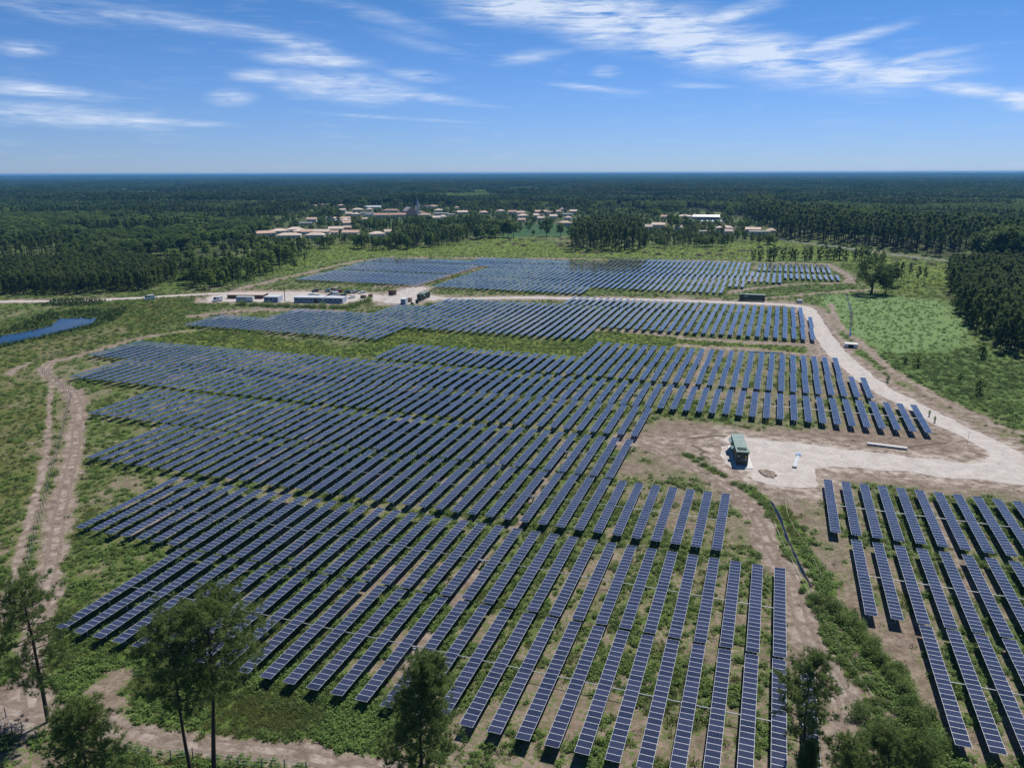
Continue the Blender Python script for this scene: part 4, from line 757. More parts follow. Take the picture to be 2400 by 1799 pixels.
for _, xm, (x0, x1, ya, yb), kd in hs:
    side = 'left' if xm < 945 else 'centre' if xm < 1335 else 'right'; key = (rowof(yb), side); cnt[key] = cnt.get(key, 0) + 1
    c = at(xm, yb); D = float(np.hypot(*c)); wd = min(36., max(7.5, (x1 - x0) / FPX * D * .97)); face = math.atan2(-c[0], c[1]); rz = face + float(rng.uniform(-.3, .3)) * (0 if kd in ('warehouse', 'red') else 1)
    ht = (yb - ya) / FPX * D; eave = min(max(2.8, ht * .5), 6.0 if kd in ('barn', 'warehouse') else 3.6); dp = min(wd * .85, 11.); cc = c * (1 + dp * .45 / D)
    rf, wl, words = RM[kd]
    if kd == 'tile' and rng.random() < .45: rf, words = 'roof_tile', 'orange tile roof'
    if kd == 'tile' and rng.random() < .35: wl = 'wall_cream'
    o = empty('village_house' if kd not in ('warehouse', 'barn') else kd, (cc[0], cc[1], 0), rz)
    tag(o, f'{"house" if kd not in ("warehouse", "barn") else kd} with {words}, {nth(cnt[key])} from left, {side} {key[0]} village', 'house' if kd not in ('warehouse', 'barn') else kd, 'houses of the village')
    MB().box(-wd / 2, wd / 2, -dp / 2, dp / 2, -.3, eave).build('wall', [M[wl]], o)
    rise = .5 if kd == 'grey' else (2.2 if kd != 'warehouse' else 2.6); gable(MB(), wd, dp, eave + .16, eave + .16 + rise, .5, 0, kd in ('tile', 'brown') and rng.random() < .6).build('roof', [M[rf]], o)
    if D < 1250:
        for k in range(max(2, int(wd / 4.2))):
            x = -wd / 2 + (k + .5) * wd / max(2, int(wd / 4.2)); MB().box(x - .6, x + .6, -dp / 2 - .03, -dp / 2 + .05, .9, 2.2).build('window', [M['pane']], o)
        if kd == 'tile': MB().box(wd * .2, wd * .2 + .6, -.3, .3, eave + .8, eave + 3.0).build('chimney', [M['wall_cream']], o)
o = empty('church', (*CHURCH, 0), math.atan2(-CHURCH[0], CHURCH[1]) + .35); o.scale = (.85, .85, .85); tag(o, 'brick church with slender grey spire among the roofs', 'church')
MB().box(-17, 2, 0, 24, -.3, 8).add([(-17, 0, 8), (2, 0, 8), (-7.5, 0, 14.6), (-17, .6, 8), (2, .6, 8), (-7.5, .6, 14.6)], [(0, 1, 2), (3, 5, 4), (0, 3, 4, 1), (1, 4, 5, 2), (2, 5, 3, 0)]).build('nave', [M['brick']], o)
b = MB(); b.add([(-17.5, .65, 8.2), (2.5, .65, 8.2), (2.5, 24.5, 8.2), (-17.5, 24.5, 8.2), (-7.5, .65, 15.2), (-7.5, 24.5, 15.2)], [(0, 4, 5, 3), (1, 2, 5, 4), (2, 3, 5), (0, 1, 4), (0, 3, 2, 1)]).build('roof', [M['roof_grey']], o)
MB().box(2.1, 8.3, -1, 5.2, -.3, 17).build('tower', [M['wall_cream']], o); MB().tube([(5.2, 2.1, 17), (5.2, 2.1, 19), (5.2, 2.1, 34)], [3.3, 2.4, .08], 8).build('spire', [mat('slate', (.36, .40, .46), .5)], o); MB().box(5.1, 5.3, 2.0, 2.2, 34, 36).box(4.6, 5.8, 2.0, 2.2, 35, 35.25).build('cross', [M['dark']], o)
for z in (11, 14): MB().box(4.6, 5.8, -1.05, -.9, z, z + 1.6).build('window', [M['pane']], o)
p0, p1 = at(1300 + 1192 / 3.95, 522), at(1300 + 1560 / 3.95, 522.5); M['film'] = mat('white_plastic_film', (.78, .80, .82), .4)
prof = [(math.cos(a) * 1.5, math.sin(a) * 2.3) for a in np.linspace(0, math.pi, 9)]; nb = MB()
v = [(x, y, z) for y in (0, 22) for x, z in prof]; nb.add(v, [(i, i + 1, i + 10, i + 9) for i in range(8)] + [tuple(range(9))[::-1], tuple(range(9, 18))]); ft = nb.data('film', [M['film']], False); hoop = MB()
for y in (0, 11, 22): hoop.tube([(x * 1.01, y, z * 1.01) for x, z in prof], .05, 5)
hoop = hoop.data('hoop', [M['steel']])
for i in range(16):
    c = p0 + (p1 - p0) * i / 15; o = empty('polytunnel', (c[0], c[1], 0), math.atan2(-c[0], c[1])); tag(o, f'white polytunnel before the long warehouse, {nth(i + 1)} from the left', 'polytunnel', 'row of white polytunnels'); ob('film', ft, o); ob('hoops', hoop, o)
c = at(422, 477); o = empty('lattice_mast', (*c, 0)); tag(o, 'thin lattice radio mast rising from the left forest', 'mast'); b = MB()
for q in range(3): b.tube([(math.cos(q * 2.1) * 1.1, math.sin(q * 2.1) * 1.1, 0), (math.cos(q * 2.1) * .3, math.sin(q * 2.1) * .3, 34)], .14, 4)
for i in range(16):
    z = i * 2.1; r0 = 1.1 - .8 * z / 34
    for q in range(3): b.tube([(math.cos(q * 2.1) * r0, math.sin(q * 2.1) * r0, z), (math.cos(q * 2.1 + 2.1) * r0, math.sin(q * 2.1 + 2.1) * r0, z + 2)], .06, 3)
b.build('lattice', [M['steel']], o); MB().box(-.8, .8, -.15, .15, 31, 33).build('antenna', [M['sheet']], o)
# ---------------------------------------------------------------- work yard
M['green'] = mat('shaded_green_paint', (.030, .052, .040), .5, var=.25, scale=1.2); M['teal'] = mat('sunlit_green_roof', (.20, .29, .27), .6, var=.3, scale=.8); M['tealdark'] = mat('green_grille', (.06, .12, .10), .6); M['concrete'] = mat('pale_concrete', (.62, .61, .60), .9, var=.15, scale=1.2); M['white'] = mat('white_paint', (.74, .75, .76), .4); M['black'] = mat('black_rubber_and_shade', (.015, .015, .016), .7); M['yellow'] = mat('yellow_sign', (.75, .50, .06), .5); M['blue'] = mat('blue_paint', (.05, .12, .28), .4); M['cabin'] = mat('pale_blue_cabin', (.42, .50, .60), .5, var=.1); M['rust'] = mat('rusty_brown', (.17, .085, .055), .8, var=.4, scale=2); M['wood'] = mat('raw_timber', (.40, .30, .20), .85, var=.3, scale=2)  # container top lighter, sides darker: sun and shade put into the greens
def station(x, y, rz, label, pad=True):
    o = empty('transformer_container', (x, y, 0), rz); tag(o, label, 'container'); w_, l_ = 1.22, 6.1
    if pad: MB().box(-1.9, 2.3, -7.5, 6.6, -.2, .14).build('pad', [M['concrete']], o)
    else: b = MB(); [b.box(px - .35, px + .35, py - .35, py + .35, -.2, .45) for px in (-1, 1) for py in (-5.6, 0, 5.6)]; b.build('pad', [M['concrete']], o)
    z = .45; b = MB().box(-w_, w_, -l_, l_, z, z + 2.75)
    for s in (-1, 1):
        for k in range(30): yy = -l_ + .25 + k * .4; b.box(*sorted((s * w_, s * (w_ + .04))), yy, yy + .2, z + .12, z + 2.6)
    b.build('body', [M['green']], o)
    b = MB().box(-w_ - .12, w_ + .12, -l_ - .1, l_ + .1, z + 2.76, z + 2.86)
    for k in range(9): yy = -l_ + .3 + k * 1.45; b.box(-w_ - .08, w_ + .08, yy, yy + .07, z + 2.86, z + 2.9)
    rf = b.build('roof', [M['teal']], o); g = MB().box(-1.0, 1.0, -5.1, -3.6, z + 2.87, z + 2.95)
    for k in range(9): g.box(-1.0, 1.0, -5.05 + k * .165, -5.0 + k * .165, z + 2.95, z + 3.0)
    g.build('grille', [M['tealdark']], rf)
    for k, (yy, ln) in enumerate(((1.6, 3.2), (-2.4, 1.8))): MB().add([(-w_, yy, z + 2.5), (-w_, yy + ln, z + 2.5), (-w_ - .8, yy + ln, z + 2.05), (-w_ - .8, yy, z + 2.05), (-w_, yy, z + 1.7), (-w_, yy + ln, z + 1.7)], [(0, 1, 2, 3), (3, 2, 5, 4), (0, 3, 4), (1, 5, 2), (0, 4, 5, 1)]).build('vent_hood', [M['teal']], o)
    MB().box(w_, w_ + .5, -3.9, -2.2, z + 1.6, z + 2.35).build('vent_hood', [M['teal']], o)
    for s in (-1, 1):
        d = MB().box(*sorted((s * .04, s * (w_ - .06))), -l_ - .07, -l_ + .02, z + .12, z + 2.6); d.box(*sorted((s * .5, s * .56)), -l_ - .12, -l_ - .07, z + .2, z + 2.5); d.box(*sorted((s * .85, s * .91)), -l_ - .12, -l_ - .07, z + .2, z + 2.5); dd = d.build('door', [M['green']], o)
        MB().box(s * .3 - .09, s * .3 + .09, -l_ - .16, -l_ - .07, z + 1.0, z + 1.12).build('handle', [M['steel']], dd)
        if s < 0: MB().box(-.98, -.70, -l_ - .135, -l_ - .12, z + 1.75, z + 2.05).build('sticker', [M['white']], dd)
        else: MB().box(.58, .84, -l_ - .135, -l_ - .12, z + 1.55, z + 1.95).build('sticker', [M['yellow']], dd); MB().box(.52, .80, -l_ - .14, -l_ - .125, z + 1.0, z + 1.25).build('sticker', [M['white']], dd)
    for px in (-1.1, 1.1): MB().box(px - .1, px + .1, -5.9, -5.7, .13, z).build('foot', [M['dark']], o)
    return o
station(-3.62, 169.6, R(8.8), 'dark green transformer container on white slab at the gravel apron'); station(-8.2, 396.2, R(-88), 'dark green container seen from its side beside the far road', False); station(-166.9, 350.8, R(4), 'dark green container beside the work yard and cabins', False)
CW = 2.44
def cabin(x, y, rz, label, wall='cabin', dark=False, ln=6.0, win=True, group='pale blue site cabins in rows'):
    o = empty('site_cabin', (x, y, 0), rz); tag(o, label, 'cabin', group)
    MB().box(-CW / 2 + .02, CW / 2 - .02, -ln / 2, ln / 2, .1, 2.6).build('wall', [M[wall]], o); MB().box(-CW / 2, CW / 2, -ln / 2 - .1, ln / 2 + .1, 2.6, 2.75).build('roof', [M['sheet']], o)
    f = MB(); [f.box(s * (CW / 2 - .09) - .07, s * (CW / 2 - .09) + .07, -ln / 2 - .05, -ln / 2 - .003, .1, 2.6) for s in (-1, 1)]; f.build('frame', [M['blue']], o)
    if dark: MB().box(-.9, .9, -ln / 2 - .04, -ln / 2 - .004, .15, 2.3).build('door', [M['rust']], o)
    elif win:
        wf = MB().box(-.62, .62, -ln / 2 - .05, -ln / 2 - .004, 1.0, 2.05).build('window', [M['pane']], o); MB().box(-.03, .03, -ln / 2 - .07, -ln / 2 - .051, 1.0, 2.05).build('frame', [M['white']], wf)
def line_px(a, b, n): pa, pb = at(*a), at(*b); return [(pa + (pb - pa) * (i + .5) / n) for i in range(n)], math.atan2(pb[1] - pa[1], pb[0] - pa[0]), float(np.hypot(*(pb - pa))) / n
pts_, rz, sp_ = line_px((689, 709.2), (757.5, 710.2), 6)
nx, ny = -math.sin(rz), math.cos(rz)
def rowc(a, b, n, dark, what):
    pts_, rz, sp_ = line_px(a, b, n); nx, ny = -math.sin(rz), math.cos(rz); mid = (pts_[0] + pts_[-1]) / 2
    for i in range(n):
        c = mid + np.array([math.cos(rz), math.sin(rz)]) * (i - (n - 1) / 2) * (CW + .02) * max(1, sp_ / CW * .98); cabin(c[0] + nx * 3, c[1] + ny * 3, rz, f'pale blue site cabin, {nth(i + 1)} from left in {what}' if not i == dark else 'site cabin with open brown doorway in the long cabin row', dark=i == dark)
rowc((689, 709.2), (757.5, 710.2), 6, 4, 'the long left row'); rowc((759, 710.2), (803, 711.2), 4, -1, 'the shorter right row'); rowc((619.7, 708), (651.4, 708.5), 3, -1, 'the small group by the pole')
for (a, b, lb, wl) in (((553.7, 707.6), (575.4, 707.8), 'long white container standing before the brown shed', 'cabin'), ((576.2, 707.8), (592.6, 708), 'short white container beside the long white one', 'white')):
    pa, pb = at(*a), at(*b); c = (pa + pb) / 2; L_ = float(np.hypot(*(pb - pa))); rz = math.atan2(pb[1] - pa[1], pb[0] - pa[0]); o = empty('storage_container', (c[0] - math.sin(rz) * 1.2, c[1] + math.cos(rz) * 1.2, 0), rz); tag(o, lb, 'container')
    b_ = MB().box(-L_ / 2, L_ / 2, -1.2, 1.2, .1, 2.6); [b_.box(-L_ / 2 + .1 + k * .3, -L_ / 2 + .22 + k * .3, -1.23, -1.2, .2, 2.5) for k in range(int(L_ / .3))]; b_.build('body', [M[wl]], o); MB().box(-L_ / 2 - .05, L_ / 2 + .05, -1.26, 1.26, 2.6, 2.68).build('roof', [M['sheet']], o); MB().box(L_ / 2 + .003, L_ / 2 + .05, -1.0, 1.0, .2, 2.45).build('door', [M['white']], o)
pa, pb = at(533, 699.6), at(616, 700.2); c = (pa + pb) / 2; L_ = float(np.hypot(*(pb - pa))); rz = math.atan2(pb[1] - pa[1], pb[0] - pa[0]); o = empty('timber_shed', (c[0] - math.sin(rz) * 4, c[1] + math.cos(rz) * 4, 0), rz); tag(o, 'long low brown shed with flat pale roof behind the white containers', 'shed'); b_ = MB()
for k in range(int(L_ / .5)): b_.box(-L_ / 2 + k * .5, -L_ / 2 + k * .5 + .46, -4 - (k % 2) * .03, -3.7, 0, 1.9)
b_.box(-L_ / 2, L_ / 2, -3.7, 4, 0, 1.9); b_.build('wall', [M['rust']], o); MB().box(-L_ / 2 - .3, L_ / 2 + .3, -4.3, 4.3, 1.9, 2.05).build('roof', [mat('pale_boards', (.52, .44, .38), .8, var=.2)], o)
# vehicles
PAINT = {'dark': (.03, .035, .045), 'blue': (.05, .16, .32), 'cream': (.70, .58, .34), 'red': (.32, .03, .04), 'navy': (.02, .04, .09), 'silver': (.50, .53, .57), 'white': (.75, .76, .77)}
PM = {k: mat(k + '_car_paint', v, .25, .1) for k, v in PAINT.items()}
def vehicle(px, py, colr, label, rz, van=False):
    c = at(px, py); o = empty('parked_van' if van else 'parked_car', (*c, 0), rz); tag(o, label, 'van' if van else 'car', 'vehicles parked in the yard')
    L_, W_ = (5.2, 1.95) if van else (4.2, 1.72)
    pr = [(-L_ / 2, .35), (-L_ / 2, 1.0 if not van else 2.3), (-L_ / 2 + .1, 2.45 if van else 1.05), (L_ * .22, 2.45 if van else 1.0), (L_ * .36, 1.25 if van else .95), (L_ / 2 - .1, 1.0 if van else .8), (L_ / 2, .7), (L_ / 2, .35)]
    def prism(p, w0, w1, zc): n = len(p); v = [(x, -(w0 if z < zc else w1), z) for x, z in p] + [(x, (w0 if z < zc else w1), z) for x, z in p]; return MB().add(v, [tuple(range(n)), tuple(range(n, 2 * n))[::-1]] + [(i, i + n, (i + 1) % n + n, (i + 1) % n) for i in range(n)])
    bevel(prism(pr, W_ / 2, W_ / 2 * .9, 1.6).build('body', [PM[colr]], o), .06)
    if not van:
        bevel(prism([(-L_ * .42, .98), (-L_ * .34, 1.42), (L_ * .06, 1.45), (L_ * .24, .97)], W_ / 2 * .94, W_ / 2 * .80, 1.2).build('cabin', [PM[colr]], o), .05)
        MB().add([(L_ * .235, -.72, 1.0), (L_ * .235, .72, 1.0), (L_ * .075, .64, 1.42), (L_ * .075, -.64, 1.42)], [(0, 1, 2, 3)]).add([(L_ * .25, -.72, 1.0), (L_ * .25, .72, 1.0), (L_ * .09, .64, 1.42), (L_ * .09, -.64, 1.42)], [(0, 1, 2, 3)]).build('windscreen', [M['pane']], o)
        for s in (-1, 1): MB().box(-L_ * .33, L_ * .08, *sorted((s * W_ * .445, s * W_ * .475)), 1.06, 1.34).build('side_window', [M['pane']], o)
    else:
        MB().add([(L_ * .375, -.8, 1.3), (L_ * .375, .8, 1.3), (L_ * .245, .76, 2.3), (L_ * .245, -.76, 2.3)], [(0, 1, 2, 3)]).build('windscreen', [M['pane']], o)
        for s in (-1, 1): MB().box(L_ * .02, L_ * .2, *sorted((s * W_ * .46, s * W_ * .49)), 1.5, 2.15).build('side_window', [M['pane']], o)
    for sx in (-.31, .31):
        for s in (-1, 1): wh = MB().tube([(sx * L_, s * (W_ / 2 - .2), .33), (sx * L_, s * (W_ / 2 + .02), .33)], .33, 12).build('wheel', [M['black']], o); MB().tube([(sx * L_, s * (W_ / 2 + .02), .33), (sx * L_, s * (W_ / 2 + .035), .33)], .19, 10).build('rim', [M['steel']], wh)
    for s in (-1, 1): MB().box(L_ / 2 - .02, L_ / 2 + .03, s * .62 - .16, s * .62 + .16, .62, .78).build('headlight', [M['white']], o)
tl = math.atan2(-.95, -.3)
for a in ((739, 684, 'dark', 'dark hatchback parked alone at left end of the car line', False), (769, 683.6, 'blue', 'blue car parked beside the cream van', False), (784, 684, 'cream', 'cream coloured tall van parked in the car line', True), (794.5, 685.6, 'red', 'dark red car parked in front of the cream van', False), (816, 687, 'navy', 'navy blue car parked left of the silver estate', False), (829.5, 686.5, 'silver', 'silver estate car parked between navy and white cars', False), (848, 688, 'white', 'white hatchback parked at right end of the car line', False),
          (728, 694.5, 'silver', 'silver car close behind the long cabin row', False), (740.5, 695.5, 'white', 'small white car behind the long cabin row', False), (773, 695.5, 'dark', 'dark car just left of the white van behind cabins', False), (783, 694.8, 'white', 'white van parked behind the short cabin row', True), (803, 695.6, 'navy', 'dark car behind the right end of the cabins', False), (824, 699, 'white', 'white car beside the right end of the cabins', False),
          (350, 702.5, 'white', 'white van driving on the pale road by the pond', True), (510, 706.5, 'white', 'white van parked on the yard edge left of the containers', True)): vehicle(a[0], a[1], a[2], a[3], tl + float(rng.uniform(-.25, .25)), a[4])
# small things of the yard and the apron
def crate_stack(px, py, w_, h_, label, m_='rust', cat='crates', n=3):
    c = at(px, py); o = empty('crate_stack', (*c, 0), float(rng.uniform(-.4, .4))); tag(o, label, cat)
    for k in range(n):
        b_ = MB(); z = h_ * k / n
        for q in range(5): b_.box(-w_ / 2 + q * w_ / 5, -w_ / 2 + (q + .8) * w_ / 5, -w_ * .4, w_ * .4, z + h_ / n * .75, z + h_ / n * .95)
        for q in (-.45, 0, .45): b_.box(q * w_ - .06, q * w_ + .06, -w_ * .4, w_ * .4, z, z + h_ / n * .75)
        b_.box(-w_ / 2 + .05, w_ / 2 - .05, -w_ * .36, w_ * .36, z + .05, z + h_ / n * .7); b_.build('crate', [M[m_]], o)
crate_stack(852, 698.5, 2.6, 1.5, 'brown crate stack at the far end of the cabin hedge'); crate_stack(868.5, 697, 2.0, 1.7, 'taller brown crate stack right of the first one'); crate_stack(920, 691, 3.4, 2.6, 'large rusty brown stack by the yard gate'); crate_stack(961, 707.5, 1.8, 2.2, 'brown pallet stack right of the grey container', 'wood'); crate_stack(966, 713, 1.3, 1.0, 'low dark pallet stack below the pallets', 'dark'); crate_stack(978, 710, 1.5, 1.8, 'dark stack beside the green yard container', 'dark')
pa = at(942, 713.5); o = empty('storage_container', (pa[0], pa[1] + 2.5, 0), .25); tag(o, 'small grey blue container near the yard gate', 'container'); b_ = MB().box(-1.2, 1.2, -2.5, 2.5, .1, 2.6); [b_.box(-1.15 + k * .24, -1.05 + k * .24, -2.53, -2.5, .2, 2.5) for k in range(10)]; b_.build('body', [M['cabin']], o); MB().box(-1.25, 1.25, -2.55, 2.55, 2.6, 2.7).build('roof', [M['sheet']], o); MB().box(-1.0, 1.0, -2.58, -2.54, .2, 2.4).build('door', [mat('grey_blue_door', (.22, .28, .38), .5)], o)
c = at(668, 706); o = empty('utility_pole', (*c, 0)); tag(o, 'tall wooden utility pole beside the small cabin group', 'pole'); MB().tube([(0, 0, -.5), (0, 0, 9)], [.2, .13], 8).build('pole', [M['bark']], o); MB().box(-.9, .9, -.06, .06, 8.2, 8.35).build('crossarm', [M['bark']], o)
for x in (-.75, 0, .75): MB().tube([(x, 0, 8.35), (x, 0, 8.6)], .06, 6).build('insulator', [M['white']], o)
c = at(1874, 710); o = empty('electric_cabinet', (*c, 0), .1); tag(o, 'small pale concrete cabinet on the verge near the road bend', 'cabinet'); MB().box(-1.3, 1.3, -.7, .7, -.2, 1.5).build('body', [M['concrete']], o); MB().box(-1.4, 1.4, -.8, .8, 1.5, 1.65).build('roof', [M['sheet']], o); MB().box(-.5, .5, -.74, -.703, .1, 1.3).build('door', [M['roof_grey'] if False else M['alu']], o)
o = empty('concrete_beam_stack', (28.85, 186.7, 0), math.atan2(-.7, 7.7)); tag(o, 'long pale concrete beams lying on soil above the apron', 'concrete beams')
for k in range(3): MB().box(-4.2, 4.2, -.55 + k * .38, -.22 + k * .38, .16, .5).build('beam', [M['concrete']], o)
for x in (-3, 0, 3): MB().box(x - .1, x + .1, -.6, .6, -.02, .16).build('spacer', [M['wood']], o)
o = empty('pipe_bundle', (8.7, 170.4, 0), R(-7)); tag(o, 'bundle of pale pipes with blue end lying on gravel', 'pipes')
for k, (x, z) in enumerate(((-.3, .1), (0, .1), (.3, .1), (-.15, .3), (.15, .3))): MB().tube([(x, -4.4, z), (x, 4.2, z)], .1, 8).build('pipe', [M['white'] if k % 2 else M['steel']], o)
MB().box(-.5, .5, 3.4, 4.4, .42, .5).build('cover_sheet', [mat('blue_tarp', (.16, .34, .62), .5)], o); MB().box(-.5, .5, -4.6, -3.9, -.02, .26).build('spacer', [M['dark']], o)
def heap(name, px, py, rad, h, label, cat, m_, group=None, sticks=12, seed=0):
    r = np.random.default_rng(seed + 77); c = at(px, py); o = empty(name, (*c, 0), float(r.random() * 6)); tag(o, label, cat, group)
    n = 18; v, f = [(0, 0, h)], []
    for j, q in enumerate((.35, .7, 1.0)):
        for k in range(n): a = k / n * 6.283; w2 = rad * q * r.uniform(.8, 1.2); v.append((math.cos(a) * w2 * 1.25, math.sin(a) * w2 * .8, h * (1 - q ** 1.5) * r.uniform(.75, 1.15) - (.1 if j == 2 else 0)))
    for k in range(n): f.append((0, 1 + k, 1 + (k + 1) % n)); [f.append((1 + j * n + k, 1 + (j + 1) * n + k, 1 + (j + 1) * n + (k + 1) % n, 1 + j * n + (k + 1) % n)) for j in range(2)]
    MB().add(v, f).build('mound', [m_], o)
    if sticks:
        b_ = MB()
        for k in range(sticks): a = r.random() * 6.28; q = rad * r.random(); e = r.normal(size=3); p = Vector((math.cos(a) * q, math.sin(a) * q * .7, h * .7 * (1 - q / rad) + .1)); b_.tube([p, p + Vector((e[0], e[1], abs(e[2]) * .6 + .15)) * .9], [.12, .04], 4)
        b_.build('branches', [M['dry']], o)
M['brushwood'] = mat('brushwood', (.075, .052, .045), .95, var=.6, scale=1.5, bump=.8)
hp = [(940 + a / 5.53, 450 + b / 5.53) for a, b in ((1080, 630), (1000, 665), (905, 700), (1145, 595), (1410, 622), (1325, 662), (1265, 684), (1550, 618), (1480, 672), (1720, 640), (1590, 702), (2080, 612), (2030, 668), (2080, 698))] + [(1300 + a / 3.95, 450 + b / 3.95) for a, b in ((50, 505), (60, 440), (160, 562), (260, 567), (390, 562), (520, 567), (680, 572), (835, 565), (960, 582), (1185, 578), (1335, 588), (1430, 573), (1520, 582), (1645, 574), (1735, 548), (1815, 543), (1540, 548), (1900, 518), (2125, 533), (1410, 533))] + [(1800 + a / 3.687, 400 + b / 3.687) for a, b in ((1095, 772), (1265, 772), (1255, 812), (1410, 812), (1560, 802), (1555, 848), (370, 682), (330, 662), (135, 682), (90, 674))]
hp.sort()
for i, (a, b) in enumerate(hp): heap('brushwood_heap', a, b, float(rng.uniform(2.0, 4.2)), float(rng.uniform(.9, 1.9)), f'dark brushwood heap on the clearing, {nth(i + 1)} from the left', 'brushwood heap', M['brushwood'], 'brushwood heaps left on the clearing', seed=i)
M['earth'] = mat('loose_earth', (.33, .27, .22), .95, var=.45, scale=2.0, bump=.6)
heap('dirt_mound', 1800, 1110, 2.4, .8, 'low brown dirt mound beside the transformer slab', 'dirt mound', M['earth'], sticks=0, seed=60); heap('dirt_mound', 1680, 1040, 2.6, .6, 'low sandy mound left of the transformer container', 'dirt mound', M['earth'], sticks=0, seed=61); heap('sand_patch_mound', 1797, 1038, 1.1, .3, 'small white sand pile behind the transformer container', 'sand pile', M['concrete'], sticks=0, seed=62)
c = at(1994, 815); o = empty('culvert', (*c, 0), -.1); tag(o, 'concrete culvert mouth where the ditch meets the track', 'culvert'); MB().box(-2.2, -.9, -.3, .3, -.3, 1.2).box(.9, 2.2, -.3, .3, -.3, 1.2).box(-2.2, 2.2, -.3, 3.2, 1.2, 1.45).build('headwall', [M['concrete']], o); MB().box(-.9, .9, .9, 1.2, -.2, 1.2).build('opening_shade', [M['black']], o)  # black panel stands in for the shade inside the culvert mouth
# ---------------------------------------------------------------- fences
def fence(pts, step, label, h=1.9, wires=3, m_='dark', name='wire_fence', lim=100, rad=.045):
    q = smooth_line(pts, .5); s = max(1, int(step / .5)); q = q[::s]
    if len(q) > lim: q = q[np.linspace(0, len(q) - 1, lim).astype(int)]
    o = empty(name, (*q[0], 0)); tag(o, label, 'fence'); pm = MB().tube([(0, 0, -.3), (0, 0, h)], rad, 6).data('post', [M[m_]])
    for x, y in q: ob('post', pm, o, (x - q[0][0], y - q[0][1], 0))
    b_ = MB()
    for k in range(wires): b_.tube([(x - q[0][0], y - q[0][1], h * (k + .9) / (wires + .2)) for x, y in q], .007, 3, cap=False)
    b_.build('wire', [M['steel']], o)
fence(B1((700, 690), (380, 770), (210, 812), (265, 850), (330, 905), (400, 960), (468, 1010), (440, 1120), (415, 1217)) + C1((385, 150), (330, 320), (290, 500), (240, 680), (190, 880), (165, 960)), 3.0, 'long dark wire fence beside the left sandy track', 1.8)
fence(B1((1200, 585), (900, 640), (700, 690)), 3.5, 'dark post fence behind the left end of the middle tables', 1.8)
fence(B1((2212, 455), (1900, 448), (1640, 455), (1500, 470), (1200, 585)), 4, 'dark post fence below the cabin hedge', 1.8)
fence(B1((1530, 320), (1900, 222), (2212, 145)) + B2((200, 118), (700, 118), (1400, 122), (2212, 132)) + B3((470, 138), (960, 160)), 6, 'thin fence around the back of the farthest tables', 1.8)
fence(B3((960, 160), (1110, 250), (1100, 285), (700, 298), (390, 330), (345, 348)), 4, 'thin fence around the right end of the farthest tables', 1.8)
fence(B2((470, 335), (330, 375), (240, 425), (60, 462)), 3, 'dark post fence from the yard gate to the tables', 2.0)
fence(B3((830, 400), (905, 520), (980, 640), (1040, 700)), 4, 'dark post fence along the road bend above the culvert', 1.6)
for pl, lb, n in (((  (825, 1122), (965, 1148), (1108, 1170), (1250, 1150), (1400, 1185), (1545, 1208), (1695, 1214), (1845, 1225), (1990, 1245)), 'low wooden post fence along the bottom pink track', 9), (((10, 1010), (40, 880), (78, 990), (145, 985), (240, 1030)), 'leaning wooden posts beside the bottom left pine', 5)):
    P = D1(*pl); o = empty('post_fence', (*P[0], 0)); tag(o, lb, 'fence'); pm = MB().tube([(0, 0, -.3), (.04, .02, 1.45)], [.075, .06], 7).data('post', [mat('grey_wood', (.22, .19, .17), .9)])
    for k, (x, y) in enumerate(P): q = ob('post', pm, o, (x - P[0][0], y - P[0][1], 0)); q.rotation_euler = (float(rng.normal(0, .05)), float(rng.normal(0, .05)), 0)
    b_ = MB(); [b_.tube([(x - P[0][0], y - P[0][1], z) for x, y in P], .012, 3, cap=False) for z in (.5, .95, 1.3)]; b_.build('wire', [M['steel']], o)
c = at(2268, 1035); o = empty('marker_post', (*c, 0)); tag(o, 'thin pale marker post at the road fork', 'post'); MB().tube([(0, 0, -.2), (0, 0, 2.6)], .05, 6).build('pole', [M['steel']], o); MB().tube([(0, 0, 2.6), (0, 0, 2.7)], .09, 6).build('cap', [M['white']], o)

# ---------------------------------------------------------------- drive motors and loose cables
for i, ((px, py), wd) in enumerate((((973.6, 1521), 'nearest main row'), ((1132.7, 1318), 'second main row'), ((1248.5, 1168), 'third main row'), ((1328, 1061.5), 'fourth main row'), ((412, 1196), 'left end of the second main row'), ((604, 1076), 'left part of the third main row'))):
    c = at(px, py, .8); o = empty('drive_motor', (c[0], c[1], 0)); tag(o, f'grey drive motor on a post in the {wd}', 'motor', 'drive motors between the tables')
    MB().box(-.09, .09, -.09, .09, -.2, 1.0).build('post', [M['steel']], o); MB().box(-.28, .28, -.2, .2, .75, 1.2).build('gearbox', [M['dark']], o); MB().tube([(-.75, 0, 1.15), (.75, 0, 1.28)], .07, 8).build('push_rod', [M['steel']], o); MB().box(-.2, .2, -.3, -.2, .85, 1.15).build('control_box', [M['white']], o)
M['rope'] = mat('pale_rope', (.52, .46, .36), .9, var=.2)
for line, lb in ((C3((585, 600), (620, 700), (700, 860), (800, 1050), (880, 1200)) + D3((1050, 480), (1150, 640), (1260, 800), (1340, 930)), 'long pale cable lying left of the ditch'), (C3((660, 470), (680, 590), (740, 690), (820, 800), (915, 1015)), 'pale cable lying right of the stream'), (D3((1230, 470), (1330, 610), (1470, 800)), 'short pale cable over the shrubs right of the ditch')):
    q = smooth_line(line, 1.0); o = MB().tube([(x, y, .28 + .1 * math.sin(i * 1.3)) for i, (x, y) in enumerate(q)], .035, 5).build('cable', [M['rope']]); tag(o, lb, 'cable')
